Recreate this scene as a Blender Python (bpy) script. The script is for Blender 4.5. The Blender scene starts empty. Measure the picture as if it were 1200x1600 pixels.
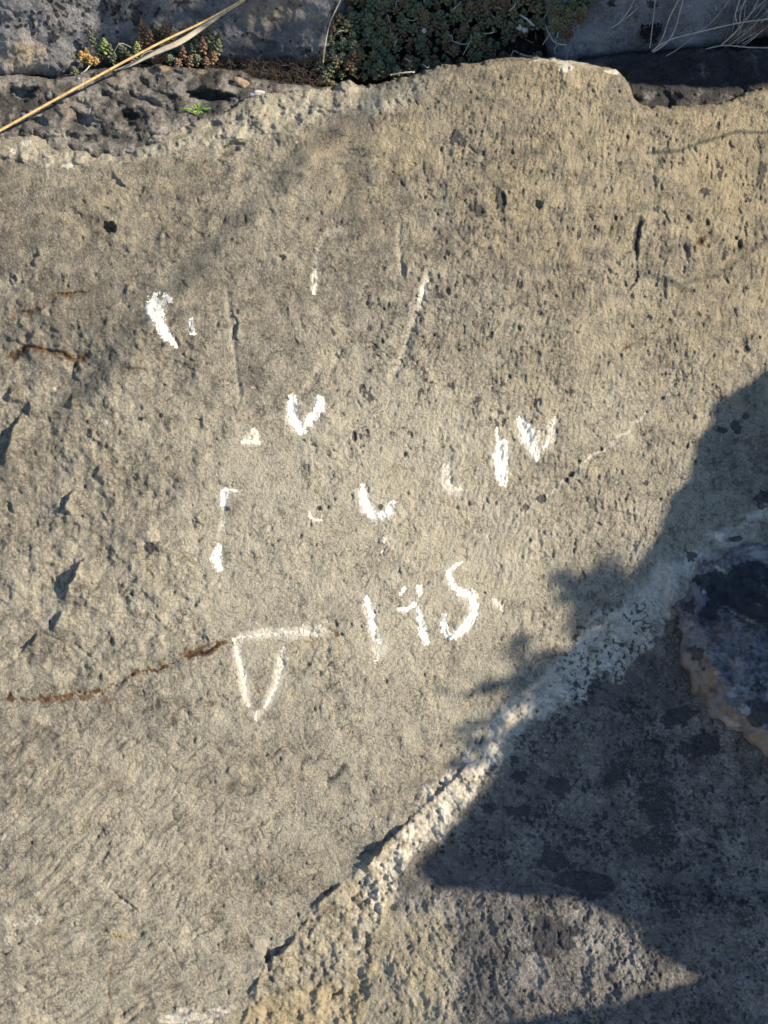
import bpy, math, random
import numpy as np
from mathutils import Vector

random.seed(7)
RNG = np.random.RandomState(11)
scene = bpy.context.scene
COL = scene.collection
R = math.radians

# ------------------------------------------------------------------ frame of the slab
# local axes: u = right along the slab, v = up the slab, n = out of the slab (all metres)
TILT = R(45)
ORI = Vector((0.0, 0.0, 1.35))
AU = np.array([1.0, 0.0, 0.0])
AV = np.array([0.0, math.cos(TILT), math.sin(TILT)])
AN = np.array([0.0, -math.sin(TILT), math.cos(TILT)])
D = 0.87            # camera distance from the slab
PX = 0.000625       # one photo pixel on the slab, metres
EL, AZ = R(34), R(14)
LS = np.array([math.cos(EL) * math.cos(AZ), math.cos(EL) * math.sin(AZ), math.sin(EL)])   # towards the sun, local
LW = LS[0] * AU + LS[1] * AV + LS[2] * AN


def loc3(px, py, h):
    """local u, v, n of the point seen at photo pixel (px, py) whose height over the slab is h"""
    px = np.asarray(px, float); py = np.asarray(py, float); h = np.asarray(h, float)
    k = (D - h) / D * PX
    return (px - 600.0) * k, (800.0 - py) * k, h


def world(u, v, n):
    u = np.asarray(u, float)[..., None]; v = np.asarray(v, float)[..., None]; n = np.asarray(n, float)[..., None]
    return u * AU + v * AV + n * AN + np.array(ORI)


def P(px, py, h):
    return world(*loc3(px, py, h))


# ------------------------------------------------------------------ camera
cam = bpy.data.cameras.new('camera')
cam.sensor_fit = 'VERTICAL'
cam.angle = 2 * math.atan(800 * PX / D)
cam.clip_start = 0.02
cam.clip_end = 2000
co = bpy.data.objects.new('camera', cam)
COL.objects.link(co)
co.location = Vector(world(0, 0, D))
co.rotation_euler = (TILT, 0, 0)
scene.camera = co

# ------------------------------------------------------------------ light
w = bpy.data.worlds.new('World')
scene.world = w
w.use_nodes = True
wn = w.node_tree
wn.nodes.clear()
sky = wn.nodes.new('ShaderNodeTexSky')
sky.sky_type = 'NISHITA'
sky.sun_disc = False
sun_el = math.asin(LW[2])
sky.sun_elevation = sun_el
sky.sun_rotation = math.atan2(LW[0], LW[1])
sky.air_density = 1.0
sky.dust_density = 0.0
sky.ozone_density = 2.2
bgn = wn.nodes.new('ShaderNodeBackground')
bgn.inputs['Strength'].default_value = 0.115
won = wn.nodes.new('ShaderNodeOutputWorld')
wn.links.new(sky.outputs[0], bgn.inputs['Color'])
wn.links.new(bgn.outputs[0], won.inputs['Surface'])

sl = bpy.data.lights.new('sun', 'SUN')
sl.energy = 5.0
sl.angle = R(0.55)
sl.color = (1.0, 0.88, 0.69)
so = bpy.data.objects.new('sun', sl)
COL.objects.link(so)
so.rotation_euler = Vector(LW).to_track_quat('Z', 'Y').to_euler()

vs = scene.view_settings
vs.view_transform = 'Standard'
vs.look = 'None'
vs.exposure = 0.8
vs.gamma = 1.0
vs.use_curve_mapping = False

# ------------------------------------------------------------------ noise
_T = np.random.RandomState(5).rand(8, 256, 256) * 2 * np.pi
_GC, _GS = np.cos(_T).astype(np.float32), np.sin(_T).astype(np.float32)


def gn(x, y, s=0):
    """gradient noise about -1..1"""
    x = x + s * 17.31; y = y + s * 9.77
    ix = np.floor(x).astype(np.int32); iy = np.floor(y).astype(np.int32)
    fx = (x - ix).astype(np.float32); fy = (y - iy).astype(np.float32)
    t = s % 8
    C, S = _GC[t], _GS[t]
    ux = fx * fx * fx * (fx * (fx * 6 - 15) + 10); uy = fy * fy * fy * (fy * (fy * 6 - 15) + 10)
    x0, x1, y0, y1 = ix & 255, (ix + 1) & 255, iy & 255, (iy + 1) & 255
    a = C[y0, x0] * fx + S[y0, x0] * fy
    b = C[y0, x1] * (fx - 1) + S[y0, x1] * fy
    c = C[y1, x0] * fx + S[y1, x0] * (fy - 1)
    d = C[y1, x1] * (fx - 1) + S[y1, x1] * (fy - 1)
    ab = a + (b - a) * ux; cd = c + (d - c) * ux
    return (ab + (cd - ab) * uy) * 1.5


def fbm(x, y, wl, octv, s=0, gain=0.5):
    o = 0; a = 1.0; f = 1.0 / wl
    for i in range(octv):
        o = o + a * gn(x * f, y * f, s + i)
        a *= gain; f *= 2.03
    return o


def ridge(x, y, wl, octv, s=0, gain=0.5):
    o = 0; a = 1.0; f = 1.0 / wl
    for i in range(octv):
        o = o + a * (1 - 2.4 * np.abs(gn(x * f, y * f, s + i)))
        a *= gain; f *= 2.07
    return o


def ss(a, b, x):
    t = np.clip((x - a) / (b - a), 0, 1)
    return t * t * (3 - 2 * t)


def interp(pts, x):
    p = np.array(pts, float)
    return np.interp(x, p[:, 0], p[:, 1])


# ------------------------------------------------------------------ height-field helper
class Field:
    def __init__(self, xs, ys):
        self.xs, self.ys = np.asarray(xs, float), np.asarray(ys, float)
        self.X, self.Y = np.meshgrid(self.xs, self.ys)
        self.h = np.zeros_like(self.X)
        self.m = {k: np.zeros_like(self.X) for k in ('tone', 'warm', 'pale', 'lichen', 'rust', 'cool')}
        self.WX = self.X + 3.5 * fbm(self.X, self.Y, 22, 3, 31) + 1.3 * gn(self.X / 4.5, self.Y / 4.5, 41)
        self.WY = self.Y + 3.5 * fbm(self.X, self.Y, 22, 3, 36) + 1.3 * gn(self.X / 4.5, self.Y / 4.5, 44)

    def win(self, x0, x1, y0, y1):
        i0, i1 = np.searchsorted(self.xs, [x0, x1]); j0, j1 = np.searchsorted(self.ys, [y0, y1])
        return slice(max(j0, 0), j1), slice(max(i0, 0), i1)

    def line(self, pts, r, warp=True):
        """window, distance, position along (0..1) and side of a polyline"""
        p = np.array(pts, float)
        q = r + 8
        sl_ = self.win(p[:, 0].min() - q, p[:, 0].max() + q, p[:, 1].min() - q, p[:, 1].max() + q)
        X = (self.WX if warp else self.X)[sl_]; Y = (self.WY if warp else self.Y)[sl_]
        best = np.full(X.shape, 1e9); side = np.zeros(X.shape); par = np.zeros(X.shape)
        L = np.hypot(*(p[1:] - p[:-1]).T); tot = L.sum() + 1e-9; acc = 0
        for k in range(len(p) - 1):
            ax, ay = p[k]; dx, dy = p[k + 1] - p[k]; l2 = dx * dx + dy * dy + 1e-9
            t = np.clip(((X - ax) * dx + (Y - ay) * dy) / l2, 0, 1)
            ex, ey = X - ax - t * dx, Y - ay - t * dy
            dd = np.hypot(ex, ey)
            m = dd < best
            best = np.where(m, dd, best)
            side = np.where(m, np.sign(dx * ey - dy * ex), side)
            par = np.where(m, (acc + t * L[k]) / tot, par)
            acc += L[k]
        return sl_, best, par, side

    def groove(self, pts, wd, depth, taper=0.25, warp=True, **masks):
        """carve a groove of half width wd px, depth metres; masks add to attributes"""
        s_, d, t, sd = self.line(pts, wd * 3, warp)
        if d.size == 0: return
        e = np.clip(np.minimum(t, 1 - t) / taper, 0.12, 1) if taper else 1.0
        g = np.exp(-(d / (wd * np.sqrt(e) + 1e-6)) ** 2 * 1.2)
        self.h[s_] -= depth * g * e
        for k, a in masks.items():
            br = 1.6 if k in ('rust', 'pale', 'warm') else 1.0
            gm = np.exp(-(d / (wd * br)) ** 2)
            self.m[k][s_] += a * gm * e

    def scarp(self, pts, r, height, edge=1.6, flip=1):
        """one side (flip) is lifted by height at the line and fades out over r px"""
        s_, d, t, sd = self.line(pts, r)
        if d.size == 0: return
        e = np.clip(np.minimum(t, 1 - t) / 0.3, 0, 1)
        sdist = d * sd * flip
        self.h[s_] += height * e * ss(-edge, edge, sdist) * np.exp(-np.clip(sdist, 0, None) / r * 1.8) * (d < r * 2.2)

    def blob(self, x, y, rx, ry=None, ang=0, dh=0.0, edge=0.5, wob=0.25, **masks):
        ry = ry or rx
        q = max(rx, ry) * 1.6 + 3
        s_ = self.win(x - q, x + q, y - q, y + q)
        X, Y = self.X[s_] - x, self.Y[s_] - y
        if X.size == 0: return
        c, s = math.cos(ang), math.sin(ang)
        a = np.hypot((X * c + Y * s) / rx, (-X * s + Y * c) / ry)
        a = a + wob * gn(self.X[s_] / max(3, rx * 0.5), self.Y[s_] / max(3, ry * 0.5), 3)
        f = 1 - ss(1 - edge, 1 + edge * 0.3, a)
        self.h[s_] += dh * f
        for k, v in masks.items():
            self.m[k][s_] += v * f

    def build(self, name, mat, keep=None, kind='structure'):
        u, v, n = loc3(self.X, self.Y, self.h)
        co_ = world(u, v, n).reshape(-1, 3)
        H, W = self.X.shape
        idx = np.arange(H * W, dtype=np.int32).reshape(H, W)
        q = np.stack([idx[:-1, :-1], idx[1:, :-1], idx[1:, 1:], idx[:-1, 1:]], -1).reshape(-1, 4)
        if keep is not None:
            k = keep[:-1, :-1] & keep[1:, :-1] & keep[1:, 1:] & keep[:-1, 1:]
            q = q[k.reshape(-1)]
            used = np.zeros(H * W, bool); used[q.reshape(-1)] = True
            remap = np.cumsum(used) - 1
            q = remap[q].astype(np.int32)
            co_ = co_[used]
        else:
            used = slice(None)
        o = raw_mesh(name, co_, q, mat)
        for kname, arr in self.m.items():
            at = o.data.attributes.new(kname, 'FLOAT', 'POINT')
            at.data.foreach_set('value', arr.reshape(-1)[used].astype(np.float32))
        if kind: o['kind'] = kind
        return o

    def sample(self, x, y):
        fx = np.interp(x, self.xs, np.arange(len(self.xs))); fy = np.interp(y, self.ys, np.arange(len(self.ys)))
        i = np.clip(fx.astype(int), 0, len(self.xs) - 2); j = np.clip(fy.astype(int), 0, len(self.ys) - 2)
        a, b = fx - i, fy - j
        h = self.h
        return (h[j, i] * (1 - a) + h[j, i + 1] * a) * (1 - b) + (h[j + 1, i] * (1 - a) + h[j + 1, i + 1] * a) * b


def raw_mesh(name, co_, quads, mat, parent=None, smooth=True, origin=None):
    co_ = np.asarray(co_, np.float32)
    if origin is not None: co_ = co_ - np.asarray(origin, np.float32)
    q = np.asarray(quads, np.int32)
    me = bpy.data.meshes.new(name)
    me.vertices.add(len(co_)); me.vertices.foreach_set('co', co_.ravel())
    k = q.shape[1]
    me.loops.add(q.size); me.loops.foreach_set('vertex_index', q.ravel())
    me.polygons.add(len(q)); me.polygons.foreach_set('loop_start', np.arange(0, q.size, k, dtype=np.int32))
    me.polygons.foreach_set('use_smooth', np.full(len(q), smooth))
    me.update(calc_edges=True)
    me.validate()
    me.materials.append(mat)
    o = bpy.data.objects.new(name, me)
    COL.objects.link(o)
    if parent is not None: o.parent = parent
    return o


def py_mesh(name, verts, faces, mat, parent=None, smooth=True):
    me = bpy.data.meshes.new(name)
    me.from_pydata([tuple(p) for p in verts], [], faces)
    for p_ in me.polygons: p_.use_smooth = smooth
    me.materials.append(mat)
    o = bpy.data.objects.new(name, me)
    COL.objects.link(o)
    if parent is not None: o.parent = parent
    return o


def tag(o, label, cat, group=None):
    o['label'] = label; o['category'] = cat
    if group: o['group'] = group
    return o


def empty(name, loc, label, cat, group=None):
    o = bpy.data.objects.new(name, None)
    o.empty_display_size = 0.01
    COL.objects.link(o); o.location = Vector(loc)
    return tag(o, label, cat, group)


# ------------------------------------------------------------------ materials
def nt(name):
    m = bpy.data.materials.new(name); m.use_nodes = True
    t = m.node_tree; t.nodes.clear()
    out = t.nodes.new('ShaderNodeOutputMaterial'); b = t.nodes.new('ShaderNodeBsdfPrincipled')
    t.links.new(b.outputs[0], out.inputs[0])
    b.inputs['Specular IOR Level'].default_value = 0.25
    return m, t, b


class G:
    def __init__(self, t):
        self.t = t
        self.co = t.nodes.new('ShaderNodeTexCoord').outputs['Object']

    def L(self, a, b): self.t.links.new(a, b)

    def noise(self, scale, detail=3, rough=0.55, co=None, typ=None, dist=0.0):
        n = self.t.nodes.new('ShaderNodeTexNoise')
        n.inputs['Scale'].default_value = scale; n.inputs['Detail'].default_value = detail
        n.inputs['Roughness'].default_value = rough; n.inputs['Distortion'].default_value = dist
        if typ: n.noise_type = typ
        self.L(co or self.co, n.inputs['Vector'])
        return n.outputs['Fac']

    def vor(self, scale, feat='F1', co=None, out='Distance', rnd=1.0):
        n = self.t.nodes.new('ShaderNodeTexVoronoi'); n.feature = feat
        n.inputs['Scale'].default_value = scale; n.inputs['Randomness'].default_value = rnd
        self.L(co or self.co, n.inputs['Vector'])
        return n.outputs[out]

    def attr(self, name):
        n = self.t.nodes.new('ShaderNodeAttribute'); n.attribute_name = name
        return n.outputs['Fac']

    def math(self, op, a, b=None, c=None, clamp=False):
        n = self.t.nodes.new('ShaderNodeMath'); n.operation = op; n.use_clamp = clamp
        for i, v in enumerate((a, b, c)):
            if v is None: continue
            if isinstance(v, (int, float)): n.inputs[i].default_value = v
            else: self.L(v, n.inputs[i])
        return n.outputs[0]

    def rng(self, v, a, b, c=0.0, d=1.0):
        n = self.t.nodes.new('ShaderNodeMapRange'); n.clamp = True
        n.interpolation_type = 'SMOOTHSTEP'
        for i, x in enumerate((a, b, c, d)): n.inputs[i + 1].default_value = x
        self.L(v, n.inputs[0])
        return n.outputs[0]

    def mix(self, f, a, b, mode='MIX'):
        n = self.t.nodes.new('ShaderNodeMix'); n.data_type = 'RGBA'; n.blend_type = mode
        for i, v in ((0, f), (6, a), (7, b)):
            if isinstance(v, (int, float)): n.inputs[i].default_value = v
            elif isinstance(v, tuple): n.inputs[i].default_value = (*v, 1)
            else: self.L(v, n.inputs[i])
        return n.outputs[2]

    def val(self, f):
        """grey colour from a factor"""
        n = self.t.nodes.new('ShaderNodeCombineColor')
        for i in range(3): self.L(f, n.inputs[i])
        return n.outputs[0]

    def bump(self, h, dist, strength=1.0, prev=None):
        n = self.t.nodes.new('ShaderNodeBump'); n.inputs['Distance'].default_value = dist
        n.inputs['Strength'].default_value = strength
        self.L(h, n.inputs['Height'])
        if prev is not None: self.L(prev, n.inputs['Normal'])
        return n.outputs[0]


def rock_material(name, c_lo, c_hi, c_warm, c_pale, c_rust, c_lich, bump=1.0):
    m, t, b = nt(name); g = G(t)
    n1 = g.noise(14, 4, 0.6); n2 = g.noise(75, 4, 0.65); n3 = g.noise(420, 3, 0.7); n4 = g.noise(1300, 2, 0.6)
    f = g.math('ADD', g.math('MULTIPLY', n1, 0.22), g.math('MULTIPLY', n2, 0.34))
    f = g.math('ADD', g.math('SUBTRACT', f, 0.03), g.math('MULTIPLY', n3, 0.45))
    f = g.math('ADD', g.math('SUBTRACT', f, 0.05), 0.0)
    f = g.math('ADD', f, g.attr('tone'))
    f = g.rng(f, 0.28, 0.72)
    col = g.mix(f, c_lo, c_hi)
    # warm stain; also the sunny patch painted on the back rock
    wv = g.math('ADD', g.attr('warm'), g.math('MULTIPLY', g.math('SUBTRACT', n2, 0.5), 1.4))
    col = g.mix(g.rng(wv, 0.1, 1.0), col, c_warm)
    # grains: pale crystals and dark specks
    col = g.mix(g.rng(n4, 0.56, 0.76, 0, 0.22), col, (0.58, 0.54, 0.46))
    col = g.mix(g.math('MULTIPLY', g.rng(n4, 0.44, 0.27, 0, 0.55), g.rng(n1, .40, .62, .35, 1)), col, (0.09, 0.075, 0.05))
    n5 = g.noise(230, 4, 0.7)
    col = g.mix(g.rng(n5, 0.63, 0.72, 0, 0.7), col, (0.11, 0.075, 0.04))
    # squiggly hairline cracks in patches
    q1 = g.noise(95, 3, 0.6, dist=0.6); q2 = g.noise(210, 2, 0.55, dist=0.8)
    pm = g.rng(g.noise(33, 2, 0.5), 0.44, 0.58); pm2 = g.rng(g.noise(52, 2, 0.5), 0.46, 0.60)
    k1 = g.math('MULTIPLY', g.rng(g.math('ABSOLUTE', g.math('SUBTRACT', q1, 0.5)), 0.0, 0.014, 1, 0), pm)
    k2 = g.math('MULTIPLY', g.rng(g.math('ABSOLUTE', g.math('SUBTRACT', q2, 0.5)), 0.0, 0.022, 1, 0), pm2)
    kk = g.math('MAXIMUM', k1, k2)
    col = g.mix(g.math('MULTIPLY', kk, 0.72), col, (0.085, 0.06, 0.035))
    n6 = g.noise(520, 4, 0.75)
    # rust in cracks
    rv = g.math('ADD', g.attr('rust'), g.math('MULTIPLY', g.math('SUBTRACT', n6, 0.5), 1.6))
    col = g.mix(g.rng(rv, 0.35, 1.25), col, c_rust)
    col = g.mix(g.attr('cool'), col, g.mix(1.0, col, (0.94, 0.96, 1.10), 'MULTIPLY'))  # greyer stone plus the blue of shade, tinted into the colour
    # pale calcite, also the painted highlight along the hump rim
    pv = g.math('ADD', g.attr('pale'), g.math('MULTIPLY', g.math('SUBTRACT', g.noise(300, 5, 0.75), 0.5), 1.3))
    col = g.mix(g.rng(pv, 0.22, 0.98, 0, .95), col, g.mix(n2, c_pale, tuple(0.8 * x for x in c_pale)))
    # black crust lichen
    ln = g.noise(260, 5, 0.8)
    lv = g.math('ADD', g.attr('lichen'), g.math('MULTIPLY', g.math('SUBTRACT', ln, 0.5), 1.7))
    lf = g.rng(lv, 0.40, 0.62)
    col = g.mix(g.math('MULTIPLY', lf, 0.86), col, g.mix(n4, c_lich, tuple(2.2 * x for x in c_lich)))
    g.L(col, b.inputs['Base Color'])
    b.inputs['Roughness'].default_value = 0.85
    # relief finer than the mesh
    v1 = g.vor(620)
    hh = g.math('ADD', g.math('MULTIPLY', n3, 1.3), g.math('MULTIPLY', n4, 0.55))
    hh = g.math('ADD', hh, g.math('MULTIPLY', v1, 0.15))
    hh = g.math('ADD', hh, g.math('MULTIPLY', n6, 0.8))
    hh = g.math('SUBTRACT', hh, g.math('MULTIPLY', kk, 0.45))
    bn = g.bump(hh, 0.0024 * bump, 0.9)
    bn = g.bump(lf, 0.0006, 0.5, bn)
    g.L(bn, b.inputs['Normal'])
    return m


M_FACE = rock_material('slab_rock', (0.138, 0.124, 0.102), (0.480, 0.438, 0.345), (0.40, 0.33, 0.215), (0.74, 0.68, 0.58),
                       (0.15, 0.088, 0.045), (0.034, 0.034, 0.038))
M_LEDGE = rock_material('ledge_rock', (0.06, 0.058, 0.055), (0.44, 0.40, 0.34), (0.36, 0.29, 0.19), (0.50, 0.48, 0.44),
                        (0.20, 0.11, 0.05), (0.014, 0.014, 0.016), 1.5)
M_BACK = rock_material('back_rock', (0.13, 0.135, 0.135), (0.36, 0.35, 0.33), (0.46, 0.37, 0.25), (0.52, 0.52, 0.50),
                       (0.19, 0.12, 0.06), (0.012, 0.012, 0.014), 1.2)
M_BLOCK = rock_material('block_rock', (0.11, 0.11, 0.115), (0.33, 0.32, 0.31), (0.33, 0.235, 0.16), (0.60, 0.57, 0.53),
                        (0.15, 0.085, 0.05), (0.035, 0.037, 0.040))


def paint_material():
    m, t, b = nt('old_white_paint'); g = G(t)
    n = g.noise(500, 4, 0.7); n2 = g.noise(120, 3, 0.6)
    col = g.mix(g.rng(n, 0.45, 0.70), (0.82, 0.79, 0.71), (0.60, 0.54, 0.42))
    g.L(col, b.inputs['Base Color'])
    b.inputs['Roughness'].default_value = 0.75
    g.L(g.bump(g.math('ADD', n, n2), 0.0009, 0.7), b.inputs['Normal'])
    return m


def chalk_material():
    m, t, b = nt('worn_paint'); g = G(t)
    n = g.noise(600, 4, 0.75)
    col = g.mix(g.rng(n, 0.35, 0.7), (0.76, 0.71, 0.60), (0.52, 0.46, 0.33))
    g.L(col, b.inputs['Base Color'])
    b.inputs['Roughness'].default_value = 0.85
    g.L(g.bump(n, 0.0009, 0.7), b.inputs['Normal'])
    return m


def plain_material(name, c1, c2, scale=200, rough=0.8, bump=0.0006, rnd=None, trans=0.0):
    """two-tone mottled material; rnd = list of colours picked per object"""
    m, t, b = nt(name); g = G(t)
    n = g.noise(scale, 4, 0.65)
    if rnd:
        oi = t.nodes.new('ShaderNodeObjectInfo'); r = t.nodes.new('ShaderNodeValToRGB')
        r.color_ramp.interpolation = 'LINEAR'
        els = r.color_ramp.elements
        while len(els) < len(rnd): els.new(0.5)
        for i, c in enumerate(rnd):
            els[i].position = i / (len(rnd) - 1); els[i].color = (*c, 1)
        g.L(oi.outputs['Random'], r.inputs[0])
        col = g.mix(g.rng(n, 0.35, 0.7), r.outputs[0], g.mix(1.0, r.outputs[0], c2, 'MULTIPLY'))
    else:
        col = g.mix(g.rng(n, 0.35, 0.68), c1, c2)
    g.L(col, b.inputs['Base Color'])
    b.inputs['Roughness'].default_value = rough
    if bump: g.L(g.bump(n, bump, 0.6), b.inputs['Normal'])
    return m


M_PAINT = paint_material(); M_CHALK = chalk_material()
M_SEDUM = plain_material('sedum_leaf', None, (0.8, 0.62, 0.5), 260, 0.5, 0.0004,
                         rnd=[(0.10, 0.135, 0.08), (0.13, 0.165, 0.105), (0.09, 0.125, 0.085), (0.15, 0.15, 0.08), (0.16, 0.115, 0.075), (0.12, 0.08, 0.055),
                              (0.10, 0.14, 0.085), (0.17, 0.115, 0.08)])
M_SED_G = plain_material('sedum_leaf_green', (0.24, 0.28, 0.10), (0.13, 0.16, 0.07), 240, 0.5)
M_SED_D = plain_material('sedum_leaf_grey_green', (0.13, 0.155, 0.10), (0.085, 0.085, 0.05), 240, 0.5)
M_SED_Y = plain_material('sedum_leaf_yellow', (0.42, 0.29, 0.11), (0.27, 0.16, 0.06), 240, 0.5)
M_SED_R = plain_material('sedum_leaf_russet', (0.24, 0.145, 0.10), (0.14, 0.09, 0.055), 240, 0.5)
M_STRAW = plain_material('golden_straw', (0.62, 0.44, 0.20), (0.40, 0.26, 0.11), 260, 0.5, 0.0006)
M_STRAWP = plain_material('pale_straw', (0.56, 0.50, 0.38), (0.40, 0.35, 0.26), 120, 0.55, 0.0003)
M_STRAWG = plain_material('grey_straw', (0.46, 0.42, 0.38), (0.30, 0.27, 0.24), 120, 0.6, 0.0003)
M_TWIG = plain_material('dry_twig', (0.20, 0.16, 0.13), (0.09, 0.07, 0.055), 150, 0.8)
M_THATCH = plain_material('dead_grass', (0.11, 0.085, 0.07), (0.05, 0.04, 0.035), 150, 0.8)
M_SOIL = plain_material('dark_soil', (0.035, 0.028, 0.022), (0.012, 0.011, 0.010), 180, 0.95, 0.003)
M_GRND = plain_material('dry_ground', (0.22, 0.18, 0.12), (0.12, 0.10, 0.07), 3, 0.95, 0.01)
M_MOSS_HOLE = plain_material('black_moss_hole', (0.010, 0.010, 0.009), (0.022, 0.020, 0.016), 400, 0.95, 0.002)
M_PEB = plain_material('white_pebble', (0.55, 0.50, 0.45), (0.33, 0.30, 0.28), 160, 0.8, 0.0008)
M_TAN = plain_material('tan_stone', (0.36, 0.28, 0.20), (0.20, 0.14, 0.09), 230, 0.9, 0.003)
M_GREEN = plain_material('fresh_leaf', (0.19, 0.36, 0.05), (0.13, 0.26, 0.04), 200, 0.45, 0.0001)
M_LEAF = plain_material('shrub_leaf', (0.06, 0.10, 0.035), (0.10, 0.14, 0.05), 60, 0.55, 0)

# ------------------------------------------------------------------ slab (carved rock face)
STEP = 1.65


def axis(a, b, lo, hi, step=STEP):
    """fine from a to b, coarser outwards to lo and hi"""
    core = list(np.arange(a, b + step, step))
    s, x, left = step, core[0], []
    while x > lo:
        s *= 1.16; x -= s; left.append(x)
    s, x, right = step, core[-1], []
    while x < hi:
        s *= 1.16; x += s; right.append(x)
    return np.array(left[::-1] + core + right)


RIM = [(-900, 230), (0, 214), (40, 212), (70, 216), (110, 226), (150, 232), (190, 234), (215, 222), (235, 212), (270, 204), (310, 188), (350, 176), (385, 154),
       (400, 146), (440, 146), (480, 141), (520, 140), (532, 130), (545, 129), (560, 137), (600, 134), (640, 122), (690, 105), (740, 101),
       (790, 93), (830, 92), (870, 94), (905, 99), (940, 105), (962, 112), (975, 122), (985, 138), (990, 155), (1000, 165), (1020, 168),
       (1060, 167), (1100, 166), (1130, 161), (1150, 152), (1175, 142), (1200, 136), (1300, 120), (2600, 90)]
BEV = [(-900, 60), (0, 44), (60, 42), (120, 34), (200, 34), (260, 44), (330, 70), (400, 90), (450, 70), (500, 58), (560, 52), (620, 48), (680, 34), (740, 16), (800, 9), (1000, 7),
       (1200, 9), (2600, 9)]

F = Field(axis(-25, 1225, -1500, 2700), axis(84, 1625, 60, 3400))
X, Y = F.X, F.Y
rim0 = interp(RIM, X)
rim = rim0 + 2.6 * gn(X / 14, Y / 14, 2) + 1.6 * gn(X / 6, Y / 6, 4)
bev = interp(BEV, X) * (1 + 0.12 * gn(X / 90, X * 0, 5))

VEIN = [(1500, 640), (1200, 800), (1130, 852), (1060, 912), (1000, 962), (930, 1020), (880, 1058), (820, 1108), (785, 1150), (745, 1205),
        (690, 1262), (640, 1312), (600, 1360), (572, 1440), (545, 1520), (500, 1640), (460, 2000), (400, 3400)]
pv = np.array(VEIN, float)
# signed distance to the vein, positive to the lower right
best = np.full(X.shape, 1e9); sgn = np.zeros(X.shape)
for k in range(len(pv) - 1):
    ax, ay = pv[k]; dx, dy = pv[k + 1] - pv[k]
    t_ = np.clip(((X - ax) * dx + (Y - ay) * dy) / (dx * dx + dy * dy), 0, 1)
    ex, ey = X - ax - t_ * dx, Y - ay - t_ * dy
    dd = np.hypot(ex, ey); mm = dd < best
    best = np.where(mm, dd, best); sgn = np.where(mm, -np.sign(dx * ey - dy * ex), sgn)
SV = best * sgn      # >0 lower right
h = F.h
# broad shape
h += 0.004 * fbm(X, Y, 420, 2, 1) + 0.0022 * fbm(X, Y, 130, 3, 6)
h -= 0.11 * np.clip(X - 880, 0, 500) * PX * ss(900, 650, Y)
h += (0.26 + .02 * ss(1350, 1450, Y)) * PX * np.clip(SV - 10, 0, 420) * ss(850, 1150, Y)
h += 0.10 * PX * np.clip(SV - 10, 0, 420) * ss(1380, 1420, Y) * ss(720, 800, X) * 0.3
h -= 0.03 * PX * np.clip(350 - X, 0, 500)
# bevel and back drop at the rim
tb = np.clip((Y - rim0) / bev, 0, 1)
rough_b = 1 - ss(0.6, 1.15, (Y - rim0) / bev + .25 * fbm(X, Y, 40, 2, 5))
left = 1 - ss(560, 760, X)
h -= (1 - tb) ** 2 * (0.020 * left + 0.005)
h += rough_b * left * (0.0050 * fbm(X, Y * 1.4, 46, 4, 12, .6) + 0.0012 * ridge(X, Y, 20, 2, 17))
below = np.clip(rim - Y, 0, 60)
h -= np.clip(below / 5.0, 0, 1) * 0.11 + 0.004 * ss(6, 0, Y - rim) * (1 - left)
keep_f = Y > rim - 8

# texture regions
w_ll = ss(1020, 1280, Y) * ss(520, 240, X)                      # streaks towards lower left
w_ur = ss(420, 800, X) * ss(1150, 800, Y)                      # upright streaks right of the middle
w_lump = ss(420, 130, X) * ss(420, 560, Y) * ss(1120, 1000, Y)
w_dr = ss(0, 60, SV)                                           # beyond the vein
rough = 0.85 + 0.3 * fbm(X, Y, 160, 2, 61)
qx = X + 4 * gn(X / 13, Y / 13, 33); qy = Y + 4 * gn(X / 13, Y / 13, 34)
flake = np.abs(gn(qx / 15, qy / 15, 35)) + .6 * np.abs(gn(qx / 7, qy / 7, 37)) + .3 * np.abs(gn(qx / 3.6, qy / 3.6, 38))
var = ss(-.55, .6, fbm(X, Y, 120, 3, 65))           # smooth and rough patches
mr = (.45 + .9 * var + .6 * ss(420, 150, X) * ss(380, 520, Y)) * (1 - .45 * np.exp(-(((X - 600) / 300) ** 2 + ((Y - 850) / 320) ** 2))) * (1 - .55 * ss(10, 60, SV)) * (1 - .35 * w_ll) * (1 - .3 * w_ur)
h += mr * (0.0017 * np.abs(gn(qx / 38, qy / 30, 45)) + 0.0012 * fbm(qx, qy, 26, 2, 46) - .0009 * ss(.32, .65, gn(qx / 12, qy / 19, 48)) * ss(-.1, .6, fbm(X, Y, 90, 3, 49)))
h += (.45 + .85 * var) * (0.0011 * fbm(X, Y, 34, 3, 21) + 0.00085 * flake + 0.0003 * gn(X / 4.2, Y / 4.2, 29))
wig = ss(.085, .0, np.abs(gn(qx / 17, qy / 17, 39))) * ss(.0, .45, fbm(X, Y, 55, 2, 40))
wig += ss(.09, .0, np.abs(gn(qx / 9, qy / 9, 42))) * ss(.05, .5, fbm(X, Y, 40, 2, 43))
h -= .0006 * wig
F.m['tone'] -= .16 * wig
F.m['rust'] += .22 * wig
h += w_lump * (0.0042 * fbm(X, Y, 75, 3, 51) + 0.0010 * ridge(X, Y, 18, 2, 55))
h += 0.6 * w_dr * (0.0010 * fbm(X, Y, 26, 3, 71))


def streaks(ang, wl, asp, s):
    c, sn = math.cos(ang), math.sin(ang)
    qx = X + 9 * gn(X / 60, Y / 60, s + 3); qy = Y + 9 * gn(X / 60, Y / 60, s + 4)
    a = (qx * c - qy * sn) / (wl * asp); b_ = (qx * sn + qy * c) / wl
    return gn(a, b_, s) + 0.5 * gn(a * 2.1, b_ * 2.1, s + 1)


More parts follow.
